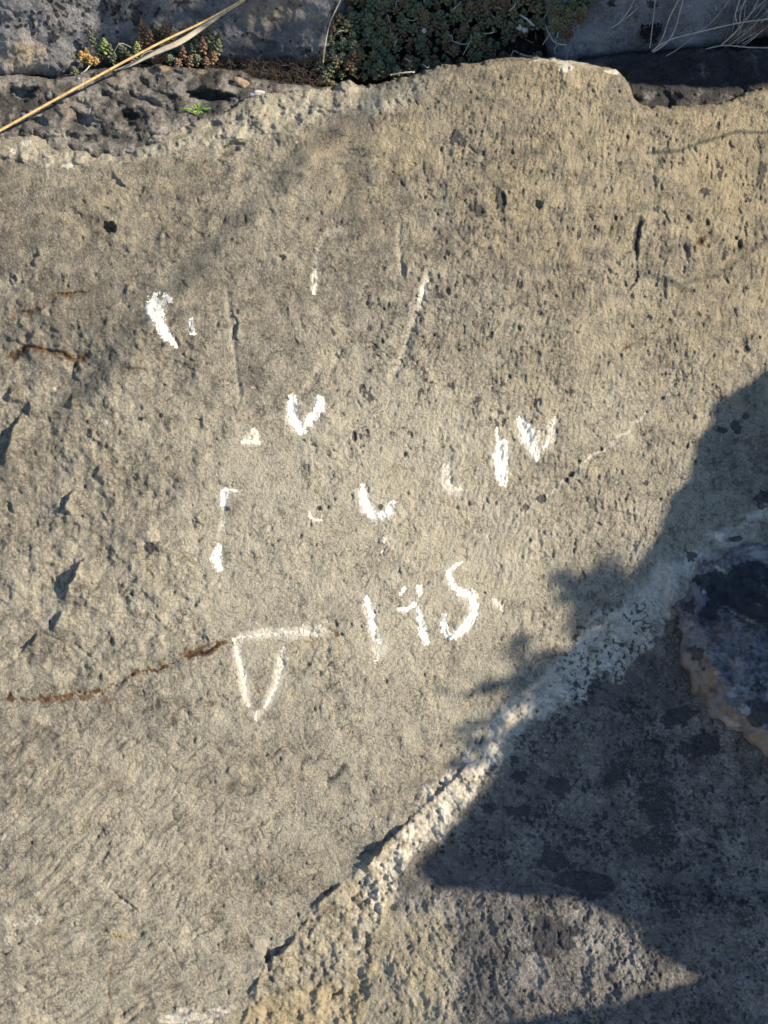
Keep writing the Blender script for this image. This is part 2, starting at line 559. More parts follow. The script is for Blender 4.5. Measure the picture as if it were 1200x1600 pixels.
s_ur = streaks(R(78), 5.0, 3.2, 81)
s_mid = streaks(R(55), 5.0, 3.0, 91)
s_ll = streaks(R(44 ), 8.0, 5.5, 101)
s_bl = streaks(R(26), 8.0, 6.0, 111)
wbl = w_ll * ss(1380, 1470, Y)
h += 0.0009 * w_ur * s_ur + 0.00030 * s_mid * (1 - w_ll) + 0.0016 * (w_ll - wbl) * s_ll + 0.0015 * wbl * s_bl
crk = ss(0.45, 0.9, s_ll) * (w_ll - wbl) + ss(0.45, 0.9, s_bl) * wbl + .7 * ss(.55, 1., s_ur) * w_ur
h -= 0.0010 * crk
F.m['tone'] -= 0.14 * crk
F.m['rust'] += .15 * crk
# lit spall patch right of the vein: chipped, ridged
w_ch = ss(25, 70, SV) * ss(1370, 1430, Y)
h += w_ch * (0.0009 * streaks(R(118), 11, 3.2, 121) + 0.0012 * fbm(X, Y, 40, 4, 77, .6))
F.m['tone'] += .04 * w_ch

# vein band: crumbly and raised
vw = interp([(-500, 20), (480, 34), (560, 34), (640, 30), (700, 32), (780, 26), (830, 26), (900, 46), (1000, 50), (1060, 40), (1130, 24), (1200, 20), (2700, 20)], X)
vw = vw * (1 + 0.35 * gn(X / 45, Y / 45, 13))
band = 1 - ss(0.45, 1.35, np.abs(SV) / vw + .3 * fbm(X, Y, 30, 3, 14))
h += band * ss(780, 900, X) * (.0016 * fbm(X, Y, 30, 4, 137, .65) + .0012 * np.abs(gn(X / 11, Y / 11, 138)))
F.m['tone'] += .14 * band * fbm(X, Y, 18, 4, 139, .7)
crumb = band * ss(900, 780, X)
crumb = crumb * ss(1480, 1400, Y)
h += crumb * (0.0030 * fbm(X, Y, 24, 4, 131, .6) + 0.0008 * ridge(X, Y, 12, 2, 135))
F.m['pale'] += band * interp([(0, .4), (480, .45), (560, .5), (700, .85), (820, .80), (900, .84), (1060, .88), (1130, .62), (1200, .55)], X) * (1 + .5 * fbm(X, Y, 26, 4, 19, .65))
F.m['pale'] *= 1 - 0.6 * ss(1400, 1500, Y)
F.m['warm'] += crumb * 0.2
# dark grains in the shaded part of the band
sp = ss(-.02, 0.4, gn(X / 9, Y / 9, 15) + 0.6 * gn(X / 4, Y / 4, 16) + .5 * fbm(X, Y, 40, 2, 18)) * ss(840, 900, X) * ss(1075, 1000, X) * ss(905, 960, Y)
F.m['lichen'] += 0.58 * sp * ss(1.5, 0.9, np.abs(SV) / vw)
xl = np.interp(Y, [1200, 1270, 1330, 1400, 1450, 1520, 1600, 1700], [720, 650, 585, 500, 462, 405, 372, 350]) + 9 * gn(X / 30, Y / 30, 241)
xr = np.interp(Y, [1200, 1330, 1400, 1480, 1600, 1700], [740, 640, 612, 585, 570, 560]) + 12 * gn(X / 34, Y / 34, 243)
w_cr = ss(0, 10, X - xl) * ss(-8, 12, xr - X) * ss(1230, 1290, Y) * ss(1900, 1700, Y)
h += w_cr * (.0006 + .0042 * fbm(X, Y, 42, 5, 245, .6) + .0022 * np.abs(gn(X / 17, Y / 17, 247)))
F.m['tone'] += w_cr * (.02 + .12 * fbm(X, Y, 30, 3, 249)); F.m['pale'] += w_cr * (.05 + .25 * fbm(X, Y, 34, 4, 251, .65)); F.m['warm'] += w_cr * .25
for pts, r_, hh_ in ([(410, 1522), (424, 1495), (445, 1480), (462, 1466)], 40, .0075), ([(560, 1368), (590, 1330), (622, 1298), (655, 1268)], 30, .0075), \
        ([(650, 1272), (700, 1225), (745, 1180)], 24, .0045), ([(478, 1430), (505, 1400), (545, 1375)], 30, .004), ([(385, 1560), (410, 1520)], 26, .004):
    F.scarp(pts, r_, hh_, flip=1)

# shadowed scarps on the left
for pts, r_, hh_ in (
        ([(136, 868), (122, 885), (106, 915), (98, 940)], 46, .0105), ([(94, 950), (88, 970), (80, 985)], 34, .006), ([(62, 985), (46, 1005), (58, 1012)], 30, .005),
        ([(115, 762), (103, 785), (103, 812)], 34, .0075), ([(38, 640), (22, 665), (10, 700), (4, 725)], 40, .010), ([(48, 628), (42, 650)], 22, .006),
        ([(20, 600), (8, 625)], 30, .006), ([(122, 560), (116, 580), (124, 600)], 26, .006), ([(110, 612), (112, 640)], 26, .006), ([(155, 725), (150, 752)], 22, .004),
        ([(158, 800), (168, 818)], 20, .004), ([(12, 780), (22, 805)], 24, .004), ([(150, 690), (138, 664)], 18, .003), ([(60, 395), (50, 415)], 18, .0035),
        ([(18, 430), (22, 445)], 16, .004), ([(200, 300), (172, 262)], 22, .003), ([(362, 470), (370, 500), (368, 520), (376, 540)], 20, .0022),
        ([(455, 470), (448, 500)], 12, .0015), ([(30, 1330), (8, 1360)], 18, .002)):
    F.scarp(pts, r_ * 1.15, hh_ * 1.3, flip=-1 if pts[-1][1] > pts[0][1] else 1)

# bevel-strip hollows on the left rim
for x, y, rx, ry, a, d_ in ((360, 232, 26, 9, -.5, .008), (288, 205, 20, 8, -.5, .007), (335, 195, 12, 7, -.4, .006), (225, 225, 12, 6, 0, .005), (460, 190, 14, 8, -.4, .004),
                            (420, 200, 10, 6, 0, .003), (500, 178, 9, 6, 0, .003)):
    F.blob(x, y, rx, ry, a, -d_, edge=0.6)

for i in range(70):
    x, y = RNG.uniform(0, 330), RNG.uniform(380, 1040)
    a = RNG.normal(1.2, .5); Ln = RNG.uniform(8, 26)
    p_ = [(x + math.cos(a) * Ln / 2, y - math.sin(a) * Ln / 2), (x + RNG.normal(0, 3), y + RNG.normal(0, 3)), (x - math.cos(a) * Ln / 2, y + math.sin(a) * Ln / 2)]
    F.scarp(p_, Ln * .9, RNG.uniform(.0012, .0036), flip=-1 if p_[-1][1] > p_[0][1] else 1)
# cracks (traced)
F.groove([(-20, 1094), (60, 1092), (130, 1083), (180, 1070), (212, 1052), (250, 1046), (290, 1026), (325, 1018), (345, 1004), (368, 1000)], 5.5, .0006, 0.05, rust=.85)
F.groove([(60, 1096), (100, 1092), (150, 1090), (185, 1078)], 3, .0008, rust=.7)
F.groove([(395, 1000), (440, 992), (500, 980), (530, 988), (505, 1005), (465, 1025)], 3.5, .0006, rust=.8)
F.groove([(-20, 1094), (60, 1092), (130, 1083), (180, 1070), (212, 1052), (250, 1046), (290, 1026), (325, 1018), (345, 1004), (368, 1000)], 1.3, .0022, 0.05, rust=.6, lichen=.35)
F.groove([(140, 1075), (170, 1092), (205, 1098), (212, 1060)], 3.5, .0012, rust=.8)
F.groove([(280, 1028), (310, 1022), (345, 1003)], 4.5, .0022, rust=1.0, lichen=.35)
F.groove([(368, 1000), (420, 990), (470, 985), (520, 992), (545, 1000)], 3.5, .0012, rust=.6, pale=.45)
F.groove([(-10, 508), (30, 492), (62, 482), (90, 462), (130, 458), (152, 446), (172, 434)], 3.4, .0032, rust=1.3, lichen=.15)
F.groove([(-10, 556), (20, 556), (40, 542), (70, 546), (100, 556), (125, 562), (150, 553), (170, 548)], 3.8, .0045, rust=1.5, lichen=.3)
F.groove([(10, 560), (30, 555), (50, 545)], 7, .004, rust=1.2, lichen=.5)
F.groove([(112, 560), (120, 575), (120, 590)], 5, .004, lichen=.6)
F.groove([(182, 582), (205, 576), (240, 576)], 2.2, .0012, rust=.9)
F.groove([(255, 765), (285, 756), (310, 758), (305, 790)], 3.0, .001, rust=.55)
F.groove([(225, 850), (240, 866)], 7, .001, lichen=.55)
F.groove([(1062, 470), (1055, 492), (1030, 515), (1000, 530), (982, 543), (965, 549), (940, 560)], 1.6, .0011, rust=1.0)
F.groove([(700, 418), (722, 400), (740, 380), (762, 372)], 2.4, .0018, lichen=.5, rust=.5)
F.groove([(1003, 332), (996, 360), (992, 390), (994, 412)], 4.2, .0050, lichen=.75)
F.groove([(1004, 350), (1012, 385), (1004, 410)], 6, .0018, lichen=.42)
F.groove([(997, 418), (990, 440), (980, 462)], 2.6, .0030, rust=1.0, lichen=.2)
F.groove([(1078, 372), (1095, 378), (1115, 388)], 5, .0020, rust=.9)
F.groove([(1085, 384), (1100, 370), (1112, 358)], 3.2, .0020, rust=.9, lichen=.2)
F.groove([(1070, 380), (1075, 405)], 6, .0030)
F.groove([(1018, 270), (1022, 285), (1023, 300)], 4, .0026)
F.groove([(1022, 315), (1038, 332), (1048, 345)], 2.4, .0016, rust=.5, lichen=.3)
F.groove([(1074, 335), (1078, 350)], 3.4, .0022)
F.groove([(840, 620), (832, 632), (826, 645)], 5, .002, rust=.75, lichen=.25)
F.groove([(620, 755), (660, 748), (692, 722), (720, 712)], 1.3, .0010, rust=.55)
F.groove([(50, 985), (95, 1000), (130, 1016), (152, 1033)], 1.9, .0026, .1)
F.groove([(200, 1400), (195, 1392)], 1.5, .001)
F.groove([(172, 1386), (190, 1404), (205, 1414), (218, 1428)], 2.6, .0038, lichen=.35)
F.groove([(268, 1470), (300, 1468), (330, 1450), (358, 1440)], 1.8, .0020)
F.groove([(272, 1480), (250, 1502), (232, 1530)], 2.0, .0018)
F.groove([(250, 1465), (268, 1484), (280, 1505), (298, 1525)], 1.8, .0014)
F.groove([(0, 1520), (40, 1506), (70, 1495), (90, 1488)], 1.6, .0018)
F.groove([(188, 1470), (175, 1500), (168, 1540), (172, 1575), (180, 1597)], 2.6, .0012, rust=.75)
F.groove([(508, 1228), (525, 1210), (545, 1192)], 5.5, .0016, .15, lichen=.62)
F.groove([(455, 1160), (430, 1168), (460, 1155)], 1.4, .0006)
F.groove([(352, 1265), (348, 1300)], 1.8, .0015)
F.groove([(186, 1262), (185, 1290)], 2.0, .0018, lichen=.2)
F.groove([(225, 1290), (222, 1312)], 2.0, .0020, rust=.4)
F.groove([(75, 1235), (120, 1258)], 1.6, .0012)
F.groove([(200, 262), (180, 285), (212, 300), (222, 330)], 2.0, .0016)
F.groove([(405, 285), (415, 312), (425, 332), (432, 345)], 1.6, .0010)
# pale hairline vein
F.groove([(1110, 590), (1052, 610), (1028, 632), (1000, 655), (960, 690), (925, 712), (895, 740), (860, 770), (820, 798), (760, 838)], 2.0, -.0003, .3, pale=.95)
F.groove([(1062, 604), (1030, 629), (1002, 651), (962, 687), (928, 708), (897, 737), (862, 767), (822, 795)], 1.5, .0014, .15, tone=-.15, lichen=.15)
for x, y, r_ in ((1035, 622, 3), (905, 722, 4), (893, 741, 5), (884, 750, 4), (848, 778, 6), (823, 793, 4), (940, 702, 3), (1010, 644, 2.5)): F.blob(x, y, r_, r_ * 1.2, 0, -.002, lichen=.7)
F.groove([(905, 725), (890, 742), (882, 752)], 3.2, .002, lichen=.4)

# random small cracks following the grain
for i in range(3200):
    x, y = RNG.uniform(0, 1200), RNG.uniform(150, 1600)
    if y > 1000 and x < 560: a = R(RNG.normal(44 if y < 1420 else 28, 14)); Ln = RNG.uniform(8, 34)
    elif x < 420: a = R(RNG.normal(60, 60)); Ln = RNG.uniform(5, 16)
    else: a = R(RNG.normal(72, 26)); Ln = RNG.uniform(5, 20)
    if RNG.rand() < .2: a += R(70)
    dx, dy = math.cos(a) * Ln / 2, -math.sin(a) * Ln / 2
    j = Ln * .18
    F.groove([(x - dx, y - dy), (x + RNG.normal(0, j), y + RNG.normal(0, j)), (x + dx, y + dy)], RNG.uniform(.9, 1.9), RNG.uniform(.0004, .0016),
             rust=RNG.choice([0, .3, .55], p=[.5, .3, .2]), tone=-.12)
# small pits, denser upper right and on the left
for i in range(700):
    x, y = RNG.uniform(0, 1200), RNG.uniform(120, 1600)
    dens = .35 + .65 * (x > 650 and y < 560) + .5 * (x < 300 and 350 < y < 900)
    if RNG.rand() > dens: continue
    r_ = RNG.uniform(1.3, 3.4) * (1.4 if RNG.rand() < .08 else 1)
    F.blob(x, y, r_, r_ * RNG.uniform(1, 2.2), RNG.uniform(-.5, .5), -RNG.uniform(.0006, .0022), lichen=RNG.choice([0, .55], p=[.75, .25]), tone=-.1)
# named pits and hollows
for x, y, rx, ry, d_, li in ((171, 355, 11, 10, .013, 0), (841, 320, 6, 7, .006, 0), (786, 312, 5, 12, .003, .5), (845, 268, 3, 4, .002, .4), (750, 328, 5, 9, .0015, .6), (553, 682, 4, 10, .003, .6),
                             (1105, 348, 4, 6, .002, .7), (1155, 382, 4, 7, .003, .3), (1150, 372, 3, 3, .002, .5), (1165, 546, 5, 6, .003, .6), (1150, 550, 4, 4, .002, .5),
                             (440, 403, 6, 5, .003, .3), (55, 400, 6, 4, .003, .2), (20, 437, 7, 7, .004, 0), (340, 508, 3, 6, .002, .4), (370, 487, 5, 4, .003, .4), (367, 515, 4, 9, .003, .2),
                             (452, 560, 4, 4, .001, 0), (700, 455, 4, 6, .003, 0), (352, 795, 5, 4, .003, .4), (110, 400, 12, 8, .001, .3), (70, 430, 14, 12, .001, .38), (800, 238, 3, 4, .003, .5),
                             (1038, 870, 6, 6, .0, .3), (420, 1500, 5, 20, .004, 0), (250, 650, 4, 4, .003, .2), (218, 655, 4, 3, .003, .3)):
    F.blob(x, y, rx, ry, 0, -d_, edge=.35, lichen=li)

# letter grooves
GRV = [
    ([(552, 372), (530, 356), (512, 366), (498, 392), (493, 430), (490, 462)], 6, .0016, .36), ([(490, 470), (505, 500), (535, 492)], 6, .0008, .1),
    ([(626, 345), (622, 375), (626, 410), (630, 440)], 4.5, .0026, .34), ([(676, 405), (664, 445), (655, 480), (640, 520), (628, 560), (606, 605)], 6.5, .0030, .40),
    ([(536, 540), (520, 575), (505, 608)], 6, .0022, .24), ([(520, 545), (490, 590), (468, 622)], 6, .0014, .12),
    ([(352, 438), (358, 480), (365, 540), (372, 600), (378, 640)], 5, .0020, .15),
    ([(458, 620), (455, 655), (474, 674), (496, 652), (504, 622)], 8, .0016, .2), ([(705, 640), (690, 665), (682, 690)], 6, .0012, .12),
    ([(778, 625), (780, 690), (784, 755)], 8, .0016, .2), ([(812, 652), (826, 690), (842, 722)], 8, .0016, .2), ([(866, 640), (862, 690), (842, 722)], 7, .0012, .2),
    ([(566, 755), (572, 795), (590, 812), (616, 790)], 8, .0016, .2), ([(700, 700), (697, 748), (712, 768), (732, 755)], 7, .0010, .25),
    ([(352, 760), (350, 800), (342, 850), (342, 895)], 6, .0014, .2), ([(372, 1000), (378, 1040), (386, 1090), (402, 1128)], 7, .0016, .3),
    ([(442, 1015), (436, 1065), (418, 1105), (402, 1128)], 8, .0014, .3), ([(510, 1010), (512, 1050)], 4, .0014, .1),
    ([(574, 930), (584, 985), (592, 1030)], 8, .0010, .25), ([(770, 935), (788, 950)], 6, .0008, .2), ([(418, 800), (425, 840)], 4, .0008, .1),
]
for pts, wd, dp, pl in GRV:
    F.groove(pts, wd, dp * .85, .12, warp=False, pale=pl * 1.2, tone=.06)

# colour masks
F.m['tone'] += 0.06 * fbm(X, Y, 240, 3, 141) + 0.07 + .04 * fbm(X, Y, 46, 3, 145) + .06 * w_dr * fbm(X, Y, 70, 5, 147, .8)
F.m['rust'] *= .25 + 1.0 * ss(-.45, .5, fbm(X, Y, 14, 4, 149, .7))
F.m['tone'] += 0.14 * np.exp(-(((X - 650) / 380) ** 2 + ((Y - 850) / 330) ** 2))  # mid-slab glare, painted in as paler rock colour
F.m['tone'] -= 0.05 * ss(400, 150, X) * ss(950, 700, Y) * ss(300, 500, Y)
F.m['tone'] += 0.03 * w_ll
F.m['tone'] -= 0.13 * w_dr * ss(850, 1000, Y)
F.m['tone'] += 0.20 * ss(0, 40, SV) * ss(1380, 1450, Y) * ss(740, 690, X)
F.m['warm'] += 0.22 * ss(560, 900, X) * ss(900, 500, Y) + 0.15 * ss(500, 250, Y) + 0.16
F.m['tone'] -= .07 * ss(700, 350, Y)
F.m['warm'] += 0.14 * fbm(X, Y, 150, 3, 151)
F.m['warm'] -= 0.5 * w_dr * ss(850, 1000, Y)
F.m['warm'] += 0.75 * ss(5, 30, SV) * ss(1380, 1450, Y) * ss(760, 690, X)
F.m['tone'] += 0.16 * rough_b * left
F.m['pale'] += .16 * rough_b * left
F.m['warm'] -= 0.3 * rough_b * left
# lichen beyond the vein, and the shade's blue tinted into the rock colour
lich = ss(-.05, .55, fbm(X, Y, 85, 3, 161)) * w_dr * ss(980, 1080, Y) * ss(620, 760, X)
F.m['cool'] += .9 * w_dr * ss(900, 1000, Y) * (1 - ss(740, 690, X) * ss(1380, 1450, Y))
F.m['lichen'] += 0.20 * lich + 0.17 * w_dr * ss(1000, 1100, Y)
for b_ in ((763, 1263, 11, 9, .8), (812, 1214, 12, 10, .8), (805, 1187, 7, 7, .75), (811, 1238, 6, 5, .8), (872, 1228, 20, 15, .75), (800, 1268, 10, 8, .6), (818, 1266, 12, 9, .65),
           (1080, 868, 9, 9, .8), (1035, 1250, 45, 35, .22), (1000, 1215, 50, 30, .18), (860, 1345, 26, 18, .42), (915, 1380, 50, 22, .48), (860, 1465, 40, 30, .50),
           (1010, 1290, 40, 50, .2), (960, 1180, 80, 40, .12), (1100, 1165, 30, 18, .55), (1060, 1120, 32, 14, .6), (1190, 780, 14, 14, .62), (1128, 672, 9, 5, .8),
           (1150, 668, 8, 12, .7), (1165, 650, 6, 6, .7), (845, 780, 8, 6, .75), (821, 793, 4, 7, .7), (712, 215, 9, 14, .55), (724, 222, 6, 10, .5), (748, 330, 6, 12, .5),
           (782, 310, 8, 22, .5), (760, 350, 12, 10, .4), (1103, 299, 8, 7, .65), (1125, 275, 5, 8, .55), (1133, 398, 6, 8, .5), (870, 330, 22, 10, .38), (925, 330, 16, 12, .38),
           (1190, 270, 8, 25, .5), (520, 212, 26, 16, .40), (560, 235, 24, 12, .40), (625, 190, 22, 20, .36), (600, 560, 40, 26, .34), (520, 500, 26, 22, .30),
           (580, 620, 40, 14, .34), (740, 660, 30, 12, .25), (240, 855, 18, 12, .42), (1190, 165, 12, 30, .35), (1195, 1475, 50, 60, .1), (700, 800, 40, 30, .15),
           (783, 644, 5, 5, .5), (843, 725, 4, 4, .45), (1010, 755, 6, 5, .5), (595, 792, 5, 5, .8), (755, 740, 3, 3, .4), (1183, 1060, 20, 12, .3),
           (735, 1128, 14, 8, .3), (700, 1190, 10, 8, .3), (615, 1418, 7, 6, .5), (770, 1200, 10, 6, .5), (690, 900, 5, 5, .3)):
    F.blob(b_[0], b_[1], b_[2] * 1.1, b_[3] * 1.1, RNG.uniform(-.5, .5), .0004, edge=.45, wob=.4, lichen=b_[4] * (1.3 if b_[4] >= .5 else 1))
for i in range(520):
    x = RNG.uniform(640, 1200); y = RNG.uniform(1060, 1600)
    if (x - 600) * .9 + (y - 1360) * 1.1 < 40: continue
    r_ = RNG.uniform(1.2, 3.6)
    F.blob(x, y, r_, r_ * RNG.uniform(.7, 1.5), RNG.uniform(-1, 1), .0002, edge=.4, wob=.3, lichen=RNG.uniform(.35, .8))
for i in range(46):
    x = RNG.uniform(760, 1180); y = RNG.uniform(1090, 1430)
    for k in range(14):
        F.blob(x + RNG.normal(0, 13), y + RNG.normal(0, 9), RNG.uniform(2, 5), RNG.uniform(2, 5), 0, .0003, edge=.5, wob=.5, lichen=RNG.uniform(.2, .5))
for i in range(240):
    k = RNG.rand()
    if k < .5: x, y = RNG.uniform(640, 1200), RNG.uniform(180, 620)
    elif k < .8: x, y = RNG.uniform(450, 800), RNG.uniform(440, 700)
    else: x, y = RNG.uniform(0, 600), RNG.uniform(250, 1550)
    a0 = RNG.uniform(.3, .55)
    for q in range(RNG.randint(2, 7)):
        F.blob(x + RNG.normal(0, 5), y + RNG.normal(0, 8), RNG.uniform(2, 5), RNG.uniform(3, 9), RNG.uniform(-.4, .4), -.0004, edge=.7, wob=.6, lichen=a0 * .8, rust=RNG.choice([0, .3]))
# pale blots, and thin streaks painting the sun highlight along the hump rim
for x, y, rx, ry, a_ in ((884, 104, 15, 10, 1.7), (905, 97, 50, 4, .7), (860, 93, 30, 3, .7), (958, 112, 20, 5, .8), (105, 259, 12, 5, 1.0), (75, 258, 5, 4, .9), (40, 222, 9, 7, 1.1), (20, 236, 9, 6, .8), (12, 250, 6, 4, .6), (960, 113, 14, 5, .7), (925, 104, 22, 4, .6), (840, 96, 30, 4, .45),
                         (50, 1442, 50, 20, .42), (60, 1440, 22, 9, .3), (150, 1462, 70, 15, .36), (10, 1448, 30, 22, .3), (165, 660, 9, 8, .9), (20, 596, 12, 6, .6), (82, 608, 8, 6, .7), (465, 222, 5, 3, .9),
                         (300, 1588, 60, 14, .75), (275, 1596, 30, 10, .6), (350, 1575, 30, 12, .5), (395, 605, 7, 3, .55), (402, 628, 5, 3, .6), (290, 630, 4, 12, .45), (352, 600, 10, 4, .55),
                         (440, 988, 70, 8, .38), (485, 985, 26, 10, .62), (410, 1135, 12, 14, .5), (760, 838, 14, 6, .5), (735, 890, 22, 10, .35), (700, 760, 10, 10, .4),
                         (800, 930, 20, 10, .25), (600, 1010, 14, 24, .35), (620, 760, 70, 60, .10), (300, 470, 26, 12, .35), (490, 440, 5, 26, .40), (720, 368, 60, 4, .2), (1125, 836, 30, 10, .6),
                         (640, 480, 10, 18, .3), (455, 1000, 30, 8, .4), (0, 1470, 50, 12, .4), (7, 1308, 8, 6, .7), (5, 1250, 6, 5, .4)):
    F.blob(x, y, rx, ry, 0, .0003, edge=.8, wob=.5, pale=a_)
for x, y, rx, ry, a_ in ((420, 1590, 60, 34, 1.3), (500, 1585, 60, 50, .9), (640, 1520, 50, 90, .35), (60, 1440, 40, 9, .6), (190, 1462, 30, 8, .8), (480, 1000, 50, 14, .5), (4, 925, 6, 5, .9),
                         (1130, 260, 90, 120, .2), (640, 230, 80, 60, .3), (500, 232, 50, 30, .3)):
    F.blob(x, y, rx, ry, 0, 0, edge=.9, warm=a_)
F.blob(1180, 260, 14, 60, 0, 0, edge=.9, tone=-.12)
PAINT = []


def pq(*a, **k): PAINT.append((a, k))


pq('painted_letter', [([(243, 462), (238, 485), (246, 500), (258, 520), (268, 536)], [6, 11, 9, 10, 5]), ([(258, 462), (266, 468)], 5), ([(242, 470), (248, 495)], 12), ([(272, 530), (276, 542)], 3)], .4,
      label='broken white C-shaped painted mark, upper left')
pq('painted_mark', [([(299, 500), (300, 520)], [4, 6])], .4, .1)
pq('painted_letter', [([(457, 622), (456, 652), (462, 662)], [7, 9, 9]), ([(462, 662), (474, 674)], [9, 8]), ([(474, 670), (486, 654), (498, 640), (500, 622)], [7, 8, 9, 7])], .3,
      label='bold white painted U under a worn groove')
pq('painted_mark', [([(397, 672), (398, 686)], [6, 10]), ([(378, 690), (405, 692)], [4, 6])], .4, .1, M_CHALK)
pq('painted_letter', [([(352, 768), (348, 790)], [8, 7]), ([(360, 765), (372, 768)], 3)], .4, .12)
pq('painted_mark', [([(350, 812), (350, 830)], 3)], .4, .2, M_CHALK)
pq('painted_letter', [([(342, 855), (338, 872), (342, 890)], [7, 9, 6])], .35, label='short white painted stroke, lower left')
pq('painted_mark', [([(482, 800), (490, 812), (502, 812)], [4, 5, 3])], .5, .2, M_CHALK)
pq('painted_letter', [([(566, 758), (571, 790), (578, 802)], [5, 10, 9]), ([(578, 802), (592, 806), (606, 802), (613, 786)], [8, 7, 8, 5])], .3, label='bold white painted L with a curled foot')
pq('painted_mark', [([(603, 838), (600, 848)], [4, 4]), ([(598, 862), (600, 862)], [4, 2])], .5, .15, M_CHALK)
pq('painted_letter', [([(699, 722), (697, 748), (704, 764), (726, 766)], [6, 7, 7, 5])], .4, .32, M_CHALK, label='faint cream painted L')
pq('painted_letter', [([(786, 694), (782, 720), (786, 752)], [9, 12, 9]), ([(776, 668), (778, 690)], 2)], .25, label='bold white painted upright stroke')
pq('painted_letter', [([(808, 650), (822, 675), (832, 695), (840, 716)], [3, 10, 11, 5]), ([(822, 672), (830, 690)], 12)], .3, .04, label='bold white slanting stroke of the painted V')
pq('painted_letter', [([(868, 650), (862, 668), (860, 688), (848, 700)], [6, 5, 7, 8])], .45, .3, M_CHALK, label='worn cream right arm of the painted V')
pq('painted_numeral', [([(572, 936), (578, 955), (584, 985), (592, 1004)], [6, 7, 8, 5])], .45, .16, label='speckled white painted numeral 1')
pq('painted_mark', [([(590, 1010), (590, 1032)], [5, 7])], .5, .5, M_CHALK)
pq('painted_numeral', [([(632, 920), (624, 930)], [5, 3]), ([(655, 915), (656, 930)], [6, 4]), ([(623, 952), (636, 952), (648, 942), (656, 960), (660, 985), (666, 1003)], [4, 5, 4, 6, 9, 7])], .3, .03,
      label='bold white painted numeral shaped like a 9 or 4')
pq('painted_numeral', [([(722, 878), (708, 886), (700, 895)], [2, 4, 5]), ([(700, 895), (705, 912), (720, 926), (738, 930)], [6, 6, 7, 8]), ([(738, 928), (742, 955), (732, 975), (716, 990), (704, 995)], [9, 8, 9, 8, 7]),
                          ([(704, 995), (694, 985), (693, 962)], [6, 7, 5])], .3, .03, label='bold white painted numeral 5')
pq('painted_mark', [([(770, 936), (780, 945), (786, 955)], [4, 5, 3])], .5, .3, M_CHALK)
pq('painted_letter', [([(366, 1000), (372, 1025), (380, 1055), (386, 1090), (388, 1104)], [5, 7, 7, 6, 4])], .5, .28, M_CHALK, label='faded white left stroke of the triangular painted letter')
pq('painted_letter', [([(442, 1012), (440, 1035), (434, 1065), (425, 1085), (414, 1106)], [5, 8, 8, 6, 4]), ([(400, 1112), (400, 1126)], [3, 3])], .5, .34, M_CHALK,
      label='faded white right stroke of the triangular painted letter')
pq('painted_mark', [([(470, 986), (495, 990), (500, 978)], [6, 7, 3]), ([(364, 998), (400, 992), (440, 988), (475, 986)], [5, 5, 7, 6])], .5, .3, M_CHALK)
pq('painted_mark', [([(494, 422), (493, 438), (490, 458)], [2.5, 3, 4])], .4, .15, M_CHALK)
pq('painted_mark', [([(668, 440), (662, 452), (654, 470)], [2.5, 6, 3])], .4, .12, M_CHALK)

for a_, k_ in PAINT:                    # paint dust in the grain round each stroke
    for pts, wd in a_[1]:
        wm = float(np.mean(wd))
        if len(pts) > 1: F.groove(pts, wm * 1.15, .0006, .1, warp=False, pale=.62)
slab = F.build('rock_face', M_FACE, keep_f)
HF = F.sample

# ------------------------------------------------------------------ painted letters on the slab
def strokes_field(x, y, strokes):
    f = np.full(x.shape, -9.0)
    for pts, wd in strokes:
        p = np.array(pts, float)
        ws = np.full(len(p), float(wd)) if np.isscalar(wd) else np.array(wd, float)
        for k in range(len(p) - 1):
            ax, ay = p[k]; dx, dy = p[k + 1] - p[k]
            t = np.clip(((x - ax) * dx + (y - ay) * dy) / (dx * dx + dy * dy + 1e-9), 0, 1)
            ww = 1.2 * (ws[k] + (ws[k + 1] - ws[k]) * t)
            f = np.maximum(f, 1 - np.hypot(x - ax - t * dx, y - ay - t * dy) / ww)
    return f


def paint(name, strokes, ragged=.35, holes=0.0, mat=None, label=None, lift=.00035):
    pts = np.concatenate([np.array(s[0], float) for s in strokes])
    wmax = max(np.max(s[1]) for s in strokes) + 5
    s_ = .7
    xs = np.arange(pts[:, 0].min() - wmax, pts[:, 0].max() + wmax, s_); ys = np.arange(pts[:, 1].min() - wmax, pts[:, 1].max() + wmax, s_)
    x, y = np.meshgrid(xs, ys)
    f = strokes_field(x + 1.5 * gn(x / 7, y / 7, 3), y + 1.5 * gn(x / 7, y / 7, 9), strokes)
    f = f + ragged * (gn(x / 8, y / 8, 11) + .8 * gn(x / 3.1, y / 3.1, 12) + .9 * gn(x / 1.5, y / 1.5, 13)) - (holes + .10) * (.6 + 1.2 * np.abs(gn(x / 3.5, y / 3.5, 14)) + .8 * gn(x / 1.7, y / 1.7, 15))
    keep = f > 0.12
    H, W = x.shape
    idx = np.arange(H * W).reshape(H, W)
    k = keep[:-1, :-1] & keep[1:, :-1] & keep[1:, 1:] & keep[:-1, 1:]
    q = np.stack([idx[:-1, :-1], idx[1:, :-1], idx[1:, 1:], idx[:-1, 1:]], -1)[k]
    used = np.zeros(H * W, bool); used[q.reshape(-1)] = True
    remap = np.cumsum(used) - 1
    hh = HF(x, y) + lift * ss(0.1, .5, f) + 0.00012
    co_ = P(x, y, hh).reshape(-1, 3)[used]
    if len(q) == 0: return None
    o = raw_mesh(name, co_, remap[q], mat or M_PAINT, slab)
    if label: o['label'] = label
    return o


for a_, k_ in PAINT: paint(*a_, **k_)

